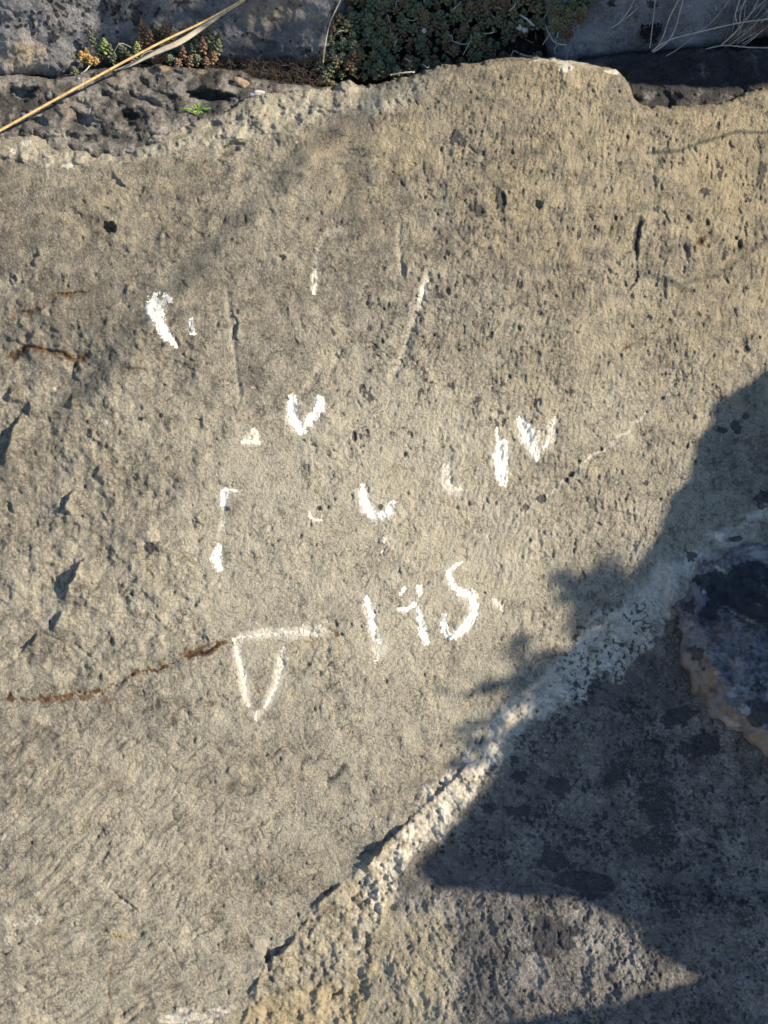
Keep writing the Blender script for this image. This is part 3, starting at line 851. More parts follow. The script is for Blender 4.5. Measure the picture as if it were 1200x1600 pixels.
# ------------------------------------------------------------------ dark ledge behind the rim
E = Field(axis(-25, 1225, -1500, 2700), axis(-20, 245, -60, 330))
X, Y = E.X, E.Y
CREST = [(-1500, 125), (0, 124), (40, 122), (85, 128), (115, 118), (150, 112), (200, 106), (250, 104), (300, 108), (350, 112), (378, 116), (396, 128), (420, 134), (520, 140), (640, 150),
         (860, 132), (868, 98), (900, 96), (960, 86), (1020, 84), (1080, 76), (1150, 78), (1200, 72), (2700, 60)]
crest = interp(CREST, X) + 3 * gn(X / 17, X * 0, 2) + 1.5 * gn(X / 6, X * 0, 5)
base = interp([(-1500, -.034), (0, -.034), (330, -.036), (420, -.050), (520, -.085), (860, -.085), (960, -.056), (1200, -.050), (2700, -.05)], X)
ref = interp([(-1500, 230), (0, 215), (400, 170), (500, 150), (860, 140), (1000, 172), (1200, 150), (2700, 150)], X)
E.h += base - 0.62 * PX * (ref - Y)
lump = ss(520, 380, X) + 0.55 * ss(880, 960, X)
eq = X + 9 * gn(X / 30, Y / 30, 173); er = Y + 9 * gn(X / 30, Y / 30, 174)
E.h += lump * (0.0075 * fbm(X, Y * 1.4, 70, 3, 171, .55) + 0.0110 * np.abs(gn(eq / 46, er / 30, 175)) + 0.0042 * np.abs(gn(eq / 19, er / 14, 176)) + 0.0022 * np.abs(gn(eq / 7, er / 6, 177))) + 0.0015 * fbm(X, Y, 14, 3, 179)
# overhung hollow near the seedling
E.blob(330, 150, 40, 9, .05, -.020, edge=.5)
E.blob(300, 140, 60, 14, 0, .004, edge=.8)
for x, y, rx, ry, d_ in ((200, 185, 18, 14, .016), (130, 190, 26, 12, .009), (30, 150, 26, 14, .012), (250, 165, 20, 9, .006), (60, 190, 16, 8, .006), (170, 150, 16, 8, .006), (120, 215, 30, 8, .006)):
    E.blob(x, y, rx, ry, 0, -d_, edge=.7)
drop = np.clip(crest - Y, 0, 80)
E.h -= np.clip(drop / 7, 0, 1) * 0.05
E.m['cool'] += .45 + .3 * ss(800, 900, X)
E.m['tone'] += 0.20 * fbm(X, Y, 40, 4, 181, .65) + 0.02
E.m['warm'] += 0.0 + 0.2 * fbm(X, Y, 50, 2, 185) - 0.3 * ss(850, 950, X)
E.m['lichen'] += 0.10 * ss(-.4, .6, fbm(X, Y, 42, 3, 187)) + .1 * ss(170, 120, Y)
E.m['lichen'] -= .1 * ss(850, 1000, X)
E.m['tone'] -= .10 * ss(850, 1000, X) * ss(160, 130, Y)
for x, y, rx, ry, a_ in ((268, 128, 16, 10, .5), (100, 170, 30, 14, .2), (340, 108, 12, 5, .4), (18, 182, 8, 7, .7), (36, 178, 6, 5, .8), (240, 150, 30, 5, .4), (190, 120, 18, 12, .25), (300, 165, 60, 8, .3)):
    E.blob(x, y, rx, ry, 0, .001, edge=.8, pale=a_, lichen=-.3)
for x, y, rx, ry, a_ in ((180, 120, 20, 16, .7), (258, 106, 12, 7, 1.1), (315, 112, 12, 5, 1.0), (120, 175, 40, 16, .3)):
    E.blob(x, y, rx, ry, 0, .001, edge=.8, warm=a_, lichen=-.3)
for i in range(60):
    x, y = RNG.uniform(0, 480), RNG.uniform(110, 230)
    E.blob(x, y, RNG.uniform(2, 5), RNG.uniform(2, 4), 0, -RNG.uniform(.001, .003), lichen=.3)
E.m['lichen'] += .3 * ss(930, 1000, X)  # darker colour dims the sunlit band in the right recess
E.m['tone'] -= .12 * ss(930, 1000, X)
E.build('rock_ledge', M_LEDGE, (Y > crest - 9) & (Y < interp(RIM, X) + 14))
HE = E.sample

# soil in the gap under the plants
S = Field(axis(-25, 1225, -1500, 2700, 4.0), axis(-40, 190, -900, 260, 4.0))
S.h += -0.118 + 0.004 * fbm(S.X, S.Y, 30, 3, 191) + 0.10 * PX * np.clip(60 - S.Y, 0, 400)
S.build('soil', M_SOIL)

# ------------------------------------------------------------------ rock behind
B = Field(axis(-25, 1225, -1500, 2700), axis(-25, 130, -1500, 135))
X, Y = B.X, B.Y
BE = [(-1500, 125), (0, 122), (40, 122), (85, 124), (120, 112), (160, 108), (200, 100), (350, 100), (390, 96), (420, 94), (455, 96), (500, 100), (515, 84), (520, 60), (560, 10), (580, -30), (835, -30), (845, 30),
      (856, 90), (864, 108), (905, 96), (960, 88), (1060, 82), (1150, 72), (1165, 60), (1200, 60), (2700, 50)]
be = interp(BE, X) + 3 * gn(X / 22, X * 0, 4)
dy = np.clip(be - Y, -40, 2000)
B.h += -0.104 + 0.62 * PX * np.minimum(dy, 1700) - 0.012 * np.exp(-np.clip(dy, 0, None) / 6)
B.h -= (dy < 0) * 0.03
B.h += 0.0065 * fbm(X, Y, 110, 3, 201) + 0.0022 * fbm(X, Y, 26, 3, 205) + .0006 * fbm(X, Y, 8, 2, 207)
B.h += ss(340, 420, X) * ss(560, 500, X) * .0022 * ridge(X, Y, 24, 2, 209)
B.h = np.minimum(B.h, 0.30 + 0 * B.h)
B.scarp([(100, 62), (62, 92), (30, 118)], 50, .006, edge=5, flip=-1)
B.m['cool'] += .8
B.m['tone'] += .12 * fbm(X, Y, 60, 3, 211) + .03
B.m['tone'] += .04 * ss(860, 900, X)
B.m['warm'] += .15 + .3 * fbm(X, Y, 70, 2, 215) - .5 * ss(840, 900, X)
B.blob(35, 90, 50, 36, 0, 0, edge=.9, warm=.8, tone=.15)  # sunny patch at the left, painted as warmer, paler rock
B.blob(195, 12, 14, 14, 0, .001, edge=.6, pale=.55, lichen=-.5)
B.blob(420, 20, 80, 30, 0, 0, edge=.9, warm=.4)
B.blob(470, 80, 40, 18, 0, 0, edge=.9, pale=.2)
for i in range(150):
    k = RNG.rand()
    if k < .45: x, y = RNG.normal(75, 28), RNG.normal(28, 22)
    elif k < .75: x, y = RNG.normal(190, 30), RNG.normal(12, 14)
    else: x, y = RNG.uniform(0, 520), RNG.uniform(0, 95)
    r_ = RNG.uniform(1.2, 3.6)
    B.blob(x, y, r_, r_ * RNG.uniform(.8, 1.3), 0, .0008, edge=.35, wob=.15, lichen=.95)
for x, y, rx, ry, a_ in ((178, 14, 18, 12, .55), (213, 22, 9, 14, .6), (190, 30, 22, 6, .5), (212, 32, 7, 6, .8), (285, 3, 26, 5, .6), (135, 44, 14, 9, .5), (115, 86, 14, 9, .5), (82, 57, 8, 7, .9), (84, 64, 6, 4, .9),
                         (60, 118, 12, 4, .6), (97, 45, 6, 5, .9), (40, 18, 4, 3, .9), (480, 79, 7, 4, .9), (472, 84, 4, 5, .8), (405, 15, 8, 5, .4), (500, 48, 12, 5, .45), (1020, 5, 12, 10, .6), (955, 6, 9, 8, .6), (1180, 30, 30, 30, .35), (1185, 66, 18, 8, .8)):  # last blot blackens the dark holes at the right edge
    B.blob(x, y, rx, ry, 0, .0008, edge=.5, wob=.5, lichen=a_)
B.build('back_rock', M_BACK, Y < be + 8)
HB = B.sample

# ------------------------------------------------------------------ raised block at the right edge
K = Field(axis(1045, 1225, 1040, 2300), axis(835, 1200, 800, 2300))
X, Y = K.X, K.Y
LE = [(800, 1500), (846, 1230), (852, 1172), (860, 1140), (874, 1122), (880, 1096), (898, 1090), (912, 1074), (934, 1072), (945, 1057), (978, 1060), (990, 1068), (1004, 1062), (1038, 1063), (1052, 1080), (1082, 1084), (1092, 1100), (1118, 1108), (1126, 1126), (1140, 1134), (1146, 1160), (1160, 1172),
      (1176, 1195), (1190, 1215), (1400, 1500), (2300, 2200)]
Xj = X + 5 * gn(X / 26, Y / 26, 3) + 2.5 * gn(X / 9, Y / 9, 6); Yj = Y + 5 * gn(X / 26, Y / 26, 5) + 2.5 * gn(X / 9, Y / 9, 7)
inside = Xj > interp(LE, Yj)
best = np.full(X.shape, 1e9)
for k in range(len(LE) - 1):
    ay, ax = LE[k]; by, bx = LE[k + 1]; dx, dyy = bx - ax, by - ay
    t_ = np.clip(((Xj - ax) * dx + (Yj - ay) * dyy) / (dx * dx + dyy * dyy), 0, 1)
    best = np.minimum(best, np.hypot(Xj - ax - t_ * dx, Yj - ay - t_ * dyy))
din = np.where(inside, best, -best)
under = HF(np.clip(X, 0, 2600), Y)
bw = interp([(800, 8), (900, 22), (960, 26), (1000, 36), (1060, 40), (1120, 30), (1160, 24), (1200, 20), (2300, 20)], Y)
K.h = under + .001 + (0.050 * np.clip(din / bw, 0, 1) ** .8 + 0.016 * ss(0, 5, din)) * ss(900, 1040, Y) + .006 * ss(0, 5, din) + 0.05 * PX * np.clip(din, 0, 600)
K.h += .0075 * fbm(X, Y, 70, 4, 221, .6) + .0012 * fbm(X, Y, 14, 3, 225) + .0022 * np.abs(gn(X / 16, Y / 16, 227)) + .007 * np.abs(gn(X / 44, Y / 44, 228))
K.h += ss(1.2, .3, din / bw) * .0018 * ridge(X, Y, 20, 2, 229)
K.h -= np.clip(-din / 4, 0, 1) * .05
edge_ = ss(1.35, .75, din / bw + .45 * fbm(X, Y, 34, 4, 231, .65))
K.m['warm'] += edge_ * (.55 + .6 * fbm(X, Y, 34, 3, 241)) * ss(985, 1050, Y) + .10 * edge_ * ss(1000, 900, Y)
K.m['cool'] += .7
K.m['tone'] += .12 * edge_ - .10 * edge_ * ss(8, 0, din) + .14 * fbm(X, Y, 16, 4, 243, .7) + .05 + .1 * fbm(X, Y, 50, 2, 235)  # outer edge darkened to paint the shade of the undercut
K.m['pale'] += .42 * edge_ * ss(1090, 1125, Y) + .35 * edge_ * ss(940, 900, Y)
K.m['lichen'] += (1 - edge_) * (.18 + .42 * ss(1010, 930, Y - .25 * (X - 1100)) + .25 * fbm(X, Y, 50, 3, 239))
for x, y, rx, ry, a_ in ((1100, 905, 22, 12, .7), (1078, 950, 10, 14, .7), (1090, 1022, 12, 14, .9), (1078, 1015, 8, 8, .6), (1190, 1115, 22, 26, .7), (1100, 1045, 6, 5, .5), (1150, 930, 60, 40, .25),
                         (1183, 1120, 16, 16, .5), (1190, 1070, 12, 12, .2)):
    K.blob(x, y, rx, ry, 0, .0006, edge=.4, wob=.4, lichen=a_)
for x, y, rx, ry, a_ in ((1125, 890, 12, 4, .8), (1155, 960, 40, 5, .6), (1185, 945, 14, 4, .6), (1100, 925, 5, 3, .9), (1165, 1110, 14, 10, .7), (1130, 1000, 20, 12, .35), (1140, 1130, 20, 8, .5), (1190, 870, 30, 10, .6), (1150, 975, 22, 7, .4)):
    K.blob(x, y, rx, ry, .5, .0004, edge=.7, wob=.5, pale=a_, lichen=-.3)
blk = K.build('boulder', M_BLOCK, din > -5, kind=None)
tag(blk, 'black-lichened rock block with a tan broken edge at the right of the slab', 'boulder')


# ------------------------------------------------------------------ small builders
def tube(name, pts, r, mat, parent=None, sides=6, flat=1.0, jit=0.0, seg=5):
    """smooth tapered tube through photo points (px, py, height m); r in metres: number or list"""
    p = np.array([P(*q) for q in pts])
    rs = np.full(len(p), float(r)) if np.isscalar(r) else np.array(r, float)
    n = len(p)
    t = np.linspace(0, n - 1, (n - 1) * seg + 1)
    c = []
    for a in t:                                     # Catmull-Rom
        i = min(int(a), n - 2); f = a - i
        p0, p1, p2, p3 = p[max(i - 1, 0)], p[i], p[i + 1], p[min(i + 2, n - 1)]
        c.append(.5 * ((2 * p1) + (-p0 + p2) * f + (2 * p0 - 5 * p1 + 4 * p2 - p3) * f * f + (-p0 + 3 * p1 - 3 * p2 + p3) * f ** 3))
    c = np.array(c)
    if jit: c += RNG.normal(0, jit, c.shape)
    rr = np.interp(t, np.arange(n), rs)
    org = p[0]
    vs_, fs = [], []
    for i in range(len(c)):
        d_ = c[min(i + 1, len(c) - 1)] - c[max(i - 1, 0)]; d_ /= np.linalg.norm(d_) + 1e-12
        a = np.cross(d_, AN); a /= np.linalg.norm(a) + 1e-9
        b_ = np.cross(a, d_)
        for k in range(sides):
            an = 2 * math.pi * k / sides
            vs_.append(c[i] + rr[i] * (math.cos(an) * a + math.sin(an) * b_ * flat) - org)
    for i in range(len(c) - 1):
        for k in range(sides):
            k2 = (k + 1) % sides
            fs.append((i * sides + k, i * sides + k2, (i + 1) * sides + k2, (i + 1) * sides + k))
    fs.append(tuple(range(sides))); fs.append(tuple(range((len(c) - 1) * sides, len(c) * sides)))
    o = py_mesh(name, vs_, fs, mat, parent)
    o.location = Vector(org) - (Vector(parent.location) if parent is not None else Vector())
    return o


def stone(name, px, py, h, rx, ry, rz, mat, seed=0, rot=0, lump=.25):
    import bmesh
    bm = bmesh.new(); bmesh.ops.create_icosphere(bm, subdivisions=3, radius=1)
    rg = np.random.RandomState(seed)
    ph = rg.rand(6, 3) * 4 + 1; of = rg.rand(6) * 6
    for v in bm.verts:
        k = 1 + lump * sum(math.sin(float(np.dot(ph[i], v.co)) + of[i]) for i in range(6)) / 3
        v.co = v.co * k
        x, y = v.co.x * rx, v.co.y * ry
        c, s = math.cos(rot), math.sin(rot)
        x, y = x * c - y * s, x * s + y * c
        v.co = Vector(x * AU + y * AV + v.co.z * rz * AN)
    me = bpy.data.meshes.new(name); bm.to_mesh(me); bm.free()
    for p_ in me.polygons: p_.use_smooth = True
    me.materials.append(mat)
    o = bpy.data.objects.new(name, me); COL.objects.link(o); o.location = Vector(P(px, py, h))
    return o


# ------------------------------------------------------------------ sedum
def rosette_mesh(name, seed, n=22, rad=.0048, height=.003, ll=.0032, lw=.00125, mat=None, tuft=1.0):
    """stubby pointed fleshy leaves spiralling over a dome; axis +Z"""
    rg = np.random.RandomState(seed)
    vs_, fs = [], []
    rings, seg = 4, 6
    for i in range(n):
        t = (i + .5) / n
        el = (1 - t) * R(88) - R(12) * t * tuft
        az = i * 2.39996 + rg.normal(0, .12)
        d_ = np.array([math.cos(el) * math.cos(az), math.cos(el) * math.sin(az), math.sin(el)])
        side = np.cross(d_, [0, 0, 1.0]); side /= np.linalg.norm(side) + 1e-9
        up = np.cross(side, d_)
        root = np.array([0, 0, height * (1 - t) - .001]) + d_ * rad * .18
        L_ = ll * (0.55 + .55 * t) * rg.uniform(.85, 1.15); W_ = lw * (.7 + .4 * t) * rg.uniform(.9, 1.1)
        b0 = len(vs_)
        for r_ in range(rings):
            f = (r_ + .15) / (rings - 1 + .3)
            wv = W_ * (math.sin(math.pi * (f * .72 + .16)) ** .6)
            c = root + d_ * L_ * f + up * .12 * L_ * f * f
            for k in range(seg):
                a = 2 * math.pi * k / seg
                vs_.append(c + side * wv * math.cos(a) + up * wv * .75 * math.sin(a))
        vs_.append(root + d_ * L_ * 1.12 + up * .15 * L_)
        for r_ in range(rings - 1):
            for k in range(seg):
                k2 = (k + 1) % seg
                fs.append((b0 + r_ * seg + k, b0 + r_ * seg + k2, b0 + (r_ + 1) * seg + k2, b0 + (r_ + 1) * seg + k))
        tip = len(vs_) - 1
        for k in range(seg): fs.append((b0 + (rings - 1) * seg + k, b0 + (rings - 1) * seg + (k + 1) % seg, tip))
    me = bpy.data.meshes.new(name)
    me.from_pydata([tuple(p) for p in vs_], [], fs)
    for p_ in me.polygons: p_.use_smooth = True
    me.materials.append(mat or M_SEDUM)
    return me


ROS = [rosette_mesh('rosette', s, n=nn, height=hh) for s, nn, hh in ((1, 22, .003), (2, 26, .004), (3, 18, .0025), (4, 30, .006), (5, 24, .0035))]


def place_ros(me, parent, px, py, h, sc, lean=.35):
    o = bpy.data.objects.new('rosette', me); COL.objects.link(o)
    o.parent = parent
    o.location = Vector(P(px, py, h)) - parent.location
    d_ = AN * .9 + AV * .25 + RNG.normal(0, lean, 3) * .6
    q = Vector(d_).to_track_quat('Z', 'Y')
    from mathutils import Quaternion
    o.rotation_mode = 'QUATERNION'
    o.rotation_quaternion = q @ Quaternion((0, 0, 1), RNG.uniform(0, 6.28))
    o.scale = (sc, sc, sc)
    return o


mat_root = empty('stonecrop_mat', P(690, 60, -.10), 'dense dark green and russet stonecrop cushion in the shaded gap behind the hump', 'stonecrop')
top_e = [(500, 140), (505, 128), (512, 132), (540, 128), (580, 132), (640, 118), (700, 108), (760, 100), (800, 92), (818, 60), (850, 55), (870, 50)]
cnt = 0; pts_ = []
while cnt < 225:
    x, y = RNG.uniform(505, 885), RNG.uniform(-22, 140)
    lim = interp(RIM, x) - 2
    if x > 800: lim = 58 - (x - 800) * .35
    lowx = 505 + max(0, 40 - y) * .0 + (12 if 35 < y < 75 else 0)
    if y > lim or x < lowx or (560 < x < 620 and y > 122) or (520 < x < 560 and y > 118): continue
    if y < 8 and x < 540 - y: continue
    if any((x - a) ** 2 + (y - b_) ** 2 < 118 for a, b_ in pts_):
        if RNG.rand() < .985: continue
    pts_.append((x, y)); cnt += 1
    hh_ = -.096 + .006 * math.sin(x / 31) * math.cos(y / 23) + .00035 * (80 - y) * .4 + RNG.uniform(-.004, .004)
    place_ros(ROS[RNG.randint(5)], mat_root, x, y, hh_, RNG.choice([.8, 1.1, 1.4, 1.7, 2.0]) * RNG.uniform(.9, 1.1))
for i in range(34):
    y = RNG.uniform(-15, 52); x = RNG.uniform(862, 925 - max(0, y - 10) * .9)
    place_ros(ROS[RNG.randint(5)], mat_root, x, y, float(HB(x, y)) + .003, RNG.uniform(1.2, 1.7))
for x, y in ((840, 88), (886, 70), (500, 102), (512, 50), (516, 60), (526, 100), (515, 108)):
    place_ros(ROS[RNG.randint(5)], mat_root, x, y, -.094, 1.4)

# left group of bigger stonecrops: each its own plant
BIG = {}
for key, mt in (('g', M_SED_G), ('d', M_SED_D), ('y', M_SED_Y), ('r', M_SED_R)):
    BIG[key] = [rosette_mesh('rosette', 20 + ord(key), n=30, rad=.006, height=.009, ll=.0046, lw=.0018, mat=mt),
                rosette_mesh('rosette', 40 + ord(key), n=24, rad=.005, height=.013, ll=.0038, lw=.0016, mat=mt)]


def plant(x, y, heads, label, group='stonecrops along the dark ledge'):
    base = P(x, y, -.100)
    rt = empty('stonecrop_plant', base, label, 'stonecrop', group)
    for (hx, hy, hh_, key, sc, var) in heads:
        o = bpy.data.objects.new('rosette', BIG[key][var]); COL.objects.link(o); o.parent = rt
        p_ = P(hx, hy, hh_)
        o.location = Vector(p_) - rt.location
        d_ = (p_ - base) / (np.linalg.norm(p_ - base) + 1e-9) + AV * .5 + AN * .55
        o.rotation_mode = 'QUATERNION'; o.rotation_quaternion = Vector(d_).to_track_quat('Z', 'Y')
        o.scale = (sc * 1.22,) * 3
        tube('stem', [(x, y, -.102), ((x + hx) / 2 + 2, (y + hy) / 2, (hh_ - .1) / 2), (hx, hy, hh_)], [.0009, .0008, .0007], M_TWIG, rt, 5)
    return rt


plant(140, 104, [(130, 92, -.072, 'y', .85, 0), (141, 96, -.070, 'y', .75, 0), (149, 97, -.072, 'y', .6, 0), (136, 86, -.074, 'y', .6, 1)], 'golden yellow stonecrop head hanging over the dark ledge')
plant(160, 100, [(163, 76, -.074, 'g', .95, 0), (156, 84, -.080, 'd', .9, 0), (170, 86, -.080, 'd', .9, 1), (146, 68, -.080, 'd', .8, 1), (176, 94, -.085, 'd', .8, 0)], 'stonecrop with a bright yellow-green head above the golden one')
plant(119, 122, [(116, 113, -.072, 'd', .7, 0)], 'smallest pale green stonecrop low on the ledge at far left')
plant(214, 104, [(214, 76, -.070, 'g', .65, 0), (213, 92, -.076, 'd', .9, 1), (208, 98, -.078, 'r', .8, 0), (196, 86, -.086, 'd', 1.0, 0)], 'small stonecrop with a lime tip under the golden straw')
plant(232, 90, [(226, 58, -.078, 'r', 1.15, 1), (234, 66, -.077, 'r', 1.0, 1), (222, 70, -.08, 'r', .8, 0)], 'russet cone-headed stonecrop standing left of the pair above the straw')
plant(262, 92, [(260, 52, -.074, 'r', 1.05, 0), (264, 64, -.077, 'r', .9, 1), (247, 60, -.084, 'd', 1.0, 0)], 'orange-brown stonecrop head crossed by the golden straw')
plant(285, 104, [(286, 90, -.08, 'r', .95, 1), (296, 98, -.08, 'r', .85, 0), (268, 96, -.078, 'd', .85, 0), (278, 100, -.078, 'r', .7, 0), (252, 92, -.08, 'r', .8, 0), (246, 98, -.08, 'r', .7, 0)], 'brown withered stonecrop cluster below the flat pale blade')
plant(320, 104, [(312, 62, -.074, 'd', 1.1, 1), (326, 64, -.074, 'd', 1.1, 1), (338, 78, -.077, 'd', 1.0, 0), (318, 78, -.075, 'r', .9, 1), (305, 84, -.08, 'd', .9, 0), (332, 92, -.08, 'r', .8, 0), (310, 96, -.08, 'd', .8, 0),
                 (322, 98, -.08, 'r', .7, 0), (340, 66, -.08, 'd', .8, 0), (300, 66, -.086, 'd', .9, 0)], 'grey-green upright stonecrop clump at the right end of the ledge row')

# ------------------------------------------------------------------ straws and stems
t1 = tube('dry_straw', [(-40, 226, -.012), (0, 204, -.016), (120, 137, -.026), (240, 72, -.036), (320, 33, -.042), (384, -3, -.046), (440, -36, -.05)], [.0012, .0013, .0013, .0012, .0011, .0010, .0009], M_STRAW, sides=8, seg=6)
tag(t1, 'long golden straw slanting across the upper left corner', 'grass stem')
t2 = tube('flat_straw', [(176, 112, -.066), (202, 102, -.060), (238, 84, -.055), (280, 66, -.050), (320, 40, -.049), (352, 18, -.049), (384, -2, -.050), (420, -28, -.05)],
          [.0009, .0018, .0028, .0032, .0026, .0018, .0012, .0008], M_STRAWP, sides=8, flat=.3)
tag(t2, 'flat pale grey blade just under the golden straw', 'grass blade')
for pts, rr, lb in (
        ([(505, 98, -.088), (508, 70, -.08), (516, 35, -.075), (532, 0, -.072), (540, -20, -.07)], .0008, 'single pale stem standing left of the stonecrop cushion'),
        ([(178, 82, -.078), (184, 71, -.072), (192, 68, -.072), (206, 75, -.074)], .0004, 'thin curled white stalk arching between the small stonecrops'),
        ([(127, 115, -.066), (134, 110, -.064), (140, 103, -.066)], .0006, 'tiny pale stalk under the golden stonecrop'),
        ([(220, 88, -.07), (228, 82, -.068), (240, 79, -.068), (252, 84, -.07)], .0004, 'thin pale loop behind the flat blade')):
    tag(tube('dry_straw', pts, rr, M_STRAWP), lb, 'grass stem')

GS = [([(1015, 76, -.086), (1019, 45, -.08), (1024, 0, -.07), (1026, -20, -.07)], .00055, 'thin straw crossing the black moss clump'),
      ([(1022, 80, -.086), (1035, 60, -.078), (1046, 28, -.07), (1060, 0, -.065), (1066, -15, -.06)], .0007, 'pale upright straw right of the black moss clump'),
      ([(1020, 82, -.085), (1040, 68, -.08), (1054, 48, -.074), (1064, 12, -.068), (1070, -12, -.065)], .0008, 'pale curved straw, second to the right of the black moss'),
      ([(1018, 80, -.084), (1045, 63, -.078), (1100, 48, -.068), (1150, 37, -.06), (1205, 29, -.055), (1240, 24, -.05)], .0008, 'long tan straw running to the right edge above the hollow'),
      ([(1040, 88, -.085), (1060, 76, -.082), (1078, 62, -.078), (1098, 46, -.075), (1118, 28, -.07), (1142, -4, -.066)], .0004, 'hair-thin straw crossing under the long tan straw'),
      ([(1151, 35, -.07), (1149, 22, -.068), (1154, 6, -.066), (1158, -10, -.065)], .0008, 'short pale stalk hanging down at the top right'),
      ([(1102, 77, -.084), (1130, 71, -.08), (1170, 74, -.078), (1215, 75, -.076)], .0007, 'nearly level dark twig at the right above the hollow'),
      ([(943, 52, -.086), (955, 44, -.082), (969, 34, -.078), (984, 14, -.072), (993, -4, -.07)], .00055, 'thin straw on the bluish rock between cushion and moss'),
      ([(950, 46, -.085), (969, 35, -.082), (986, 22, -.078), (1004, 5, -.074), (1016, -8, -.07)], .0006, 'thin straw joining another on the bluish rock'),
      ([(1119, 16, -.074), (1120, 12, -.072), (1117, 8, -.074)], .0005, 'tiny curled white husk on the bluish rock'),
      ([(882, 104, -.084), (888, 80, -.086), (884, 70, -.088)], .0004, 'tiny pale rootlet behind the hump')]
for pts, rr, lb in GS: tag(tube('dry_straw', pts, rr, M_STRAWG, jit=.0001), lb, 'grass stem')
tuft = empty('grass_tuft', P(1145, 66, -.086), 'tangled dry grass tuft in the top right corner', 'grass tuft')
for i in range(26):
    x0, y0 = RNG.uniform(1125, 1160), RNG.uniform(52, 76)
    x1 = RNG.uniform(1165, 1250); y1 = RNG.uniform(-25, 30)
    bx = RNG.uniform(-12, 6)
    o = tube('stem', [(x0, y0, -.086), ((x0 * 2 + x1) / 3 + bx * .5, (y0 * 2 + y1) / 3 + RNG.uniform(-4, 6), -.078), ((x0 + 2 * x1) / 3 + bx, (y0 + 2 * y1) / 3 + 4, -.070), (x1, y1, -.062)],
             RNG.choice([.0004, .0006, .0009]), M_STRAWG if RNG.rand() < .6 else M_TWIG, tuft, jit=.0002)

for i in range(46):
    x, y = RNG.uniform(515, 850), RNG.uniform(-5, 118)
    if y > interp(RIM, x) - 6: continue
    a = RNG.uniform(0, 6.28); Ln = RNG.uniform(7, 20)
    tube('stem', [(x, y, -.084), (x + math.cos(a) * Ln * .5 + RNG.normal(0, 3), y + math.sin(a) * Ln * .5, -.078), (x + math.cos(a + .5) * Ln, y + math.sin(a + .5) * Ln, -.084)], RNG.choice([.0003, .0004, .0006]), M_TWIG if i % 2 else M_STRAWG, mat_root, 5)
# roots and twigs at the edge of the cushion
RT = [([(813, 24, -.084), (823, 30, -.08), (835, 41, -.084)], .0012, 'thick pale root bending inside the stonecrop cushion'),
      ([(851, 28, -.084), (853, 40, -.084), (859, 55, -.084), (868, 67, -.085), (886, 71, -.086)], .0009, 'long pale root curling out of the cushion onto the rock'),
      ([(886, 34, -.084), (884, 42, -.08), (873, 50, -.08), (871, 58, -.084)], .0007, 'thin root arching beside the cushion'),
      ([(891, 14, -.084), (893, 28, -.082), (891, 42, -.086)], .0007, 'upright root at the right edge of the cushion'),
      ([(930, -8, -.08), (932, 14, -.08), (927, 34, -.086)], .0010, 'pale upright root on the rock by the top edge'),
      ([(923, -6, -.08), (924, 12, -.08), (921, 30, -.086)], .0006, 'dim upright root just left of the pale one'),
      ([(797, 90, -.088), (802, 80, -.08), (810, 82, -.084)], .0006, 'small pale root loop just behind the hump'),
      ([(812, 84, -.088), (826, 88, -.085), (840, 88, -.086)], .0010, 'grey root lying low behind the hump'),
      ([(868, 84, -.086), (866, 76, -.082), (870, 72, -.084), (868, 62, -.084)], .0005, 'wiry root beneath the long pale one'),
      ([(610, 117, -.082), (630, 114, -.08), (648, 112, -.082)], .0009, 'straight grey twig under the front of the cushion'),
      ([(706, 64, -.078), (722, 69, -.076), (732, 68, -.078)], .0004, 'short pale fibre lying on the cushion'),
      ([(706, 16, -.076), (715, 9, -.074), (720, 2, -.076)], .0004, 'short pale fibre near the top of the cushion'),
      ([(723, 86, -.078), (731, 72, -.074), (738, 58, -.078)], .0004, 'slanting brown fibre on the cushion'),
      ([(850, 28, -.078), (860, 12, -.074), (868, -6, -.072)], .0004, 'brown straw rising from the cushion to the top edge'),
      ([(848, 70, -.086), (856, 58, -.082), (862, 48, -.086)], .0005, 'wiry fibre left of the curling root'),
      ([(796, 18, -.078), (803, 10, -.076), (806, 4, -.078)], .0006, 'tiny pale splinter in the upper cushion'),
      ([(660, 100, -.08), (668, 106, -.078), (671, 102, -.08)], .0004, 'tiny hooked fibre at the front of the cushion')]
for pts, rr, lb in RT: tube('root', pts, rr, M_STRAWG, mat_root, jit=.0002)['label'] = lb
tag(tube('dry_twig', [(1176, 1092, .11 * 0 + float(HF(1176, 1092)) + .046), (1190, 1102, float(HF(1190, 1102)) + .05), (1215, 1116, float(HF(1200, 1110)) + .054)], .0009, M_STRAWG), 'short pale twig lying on the lichened block at the right edge', 'twig')

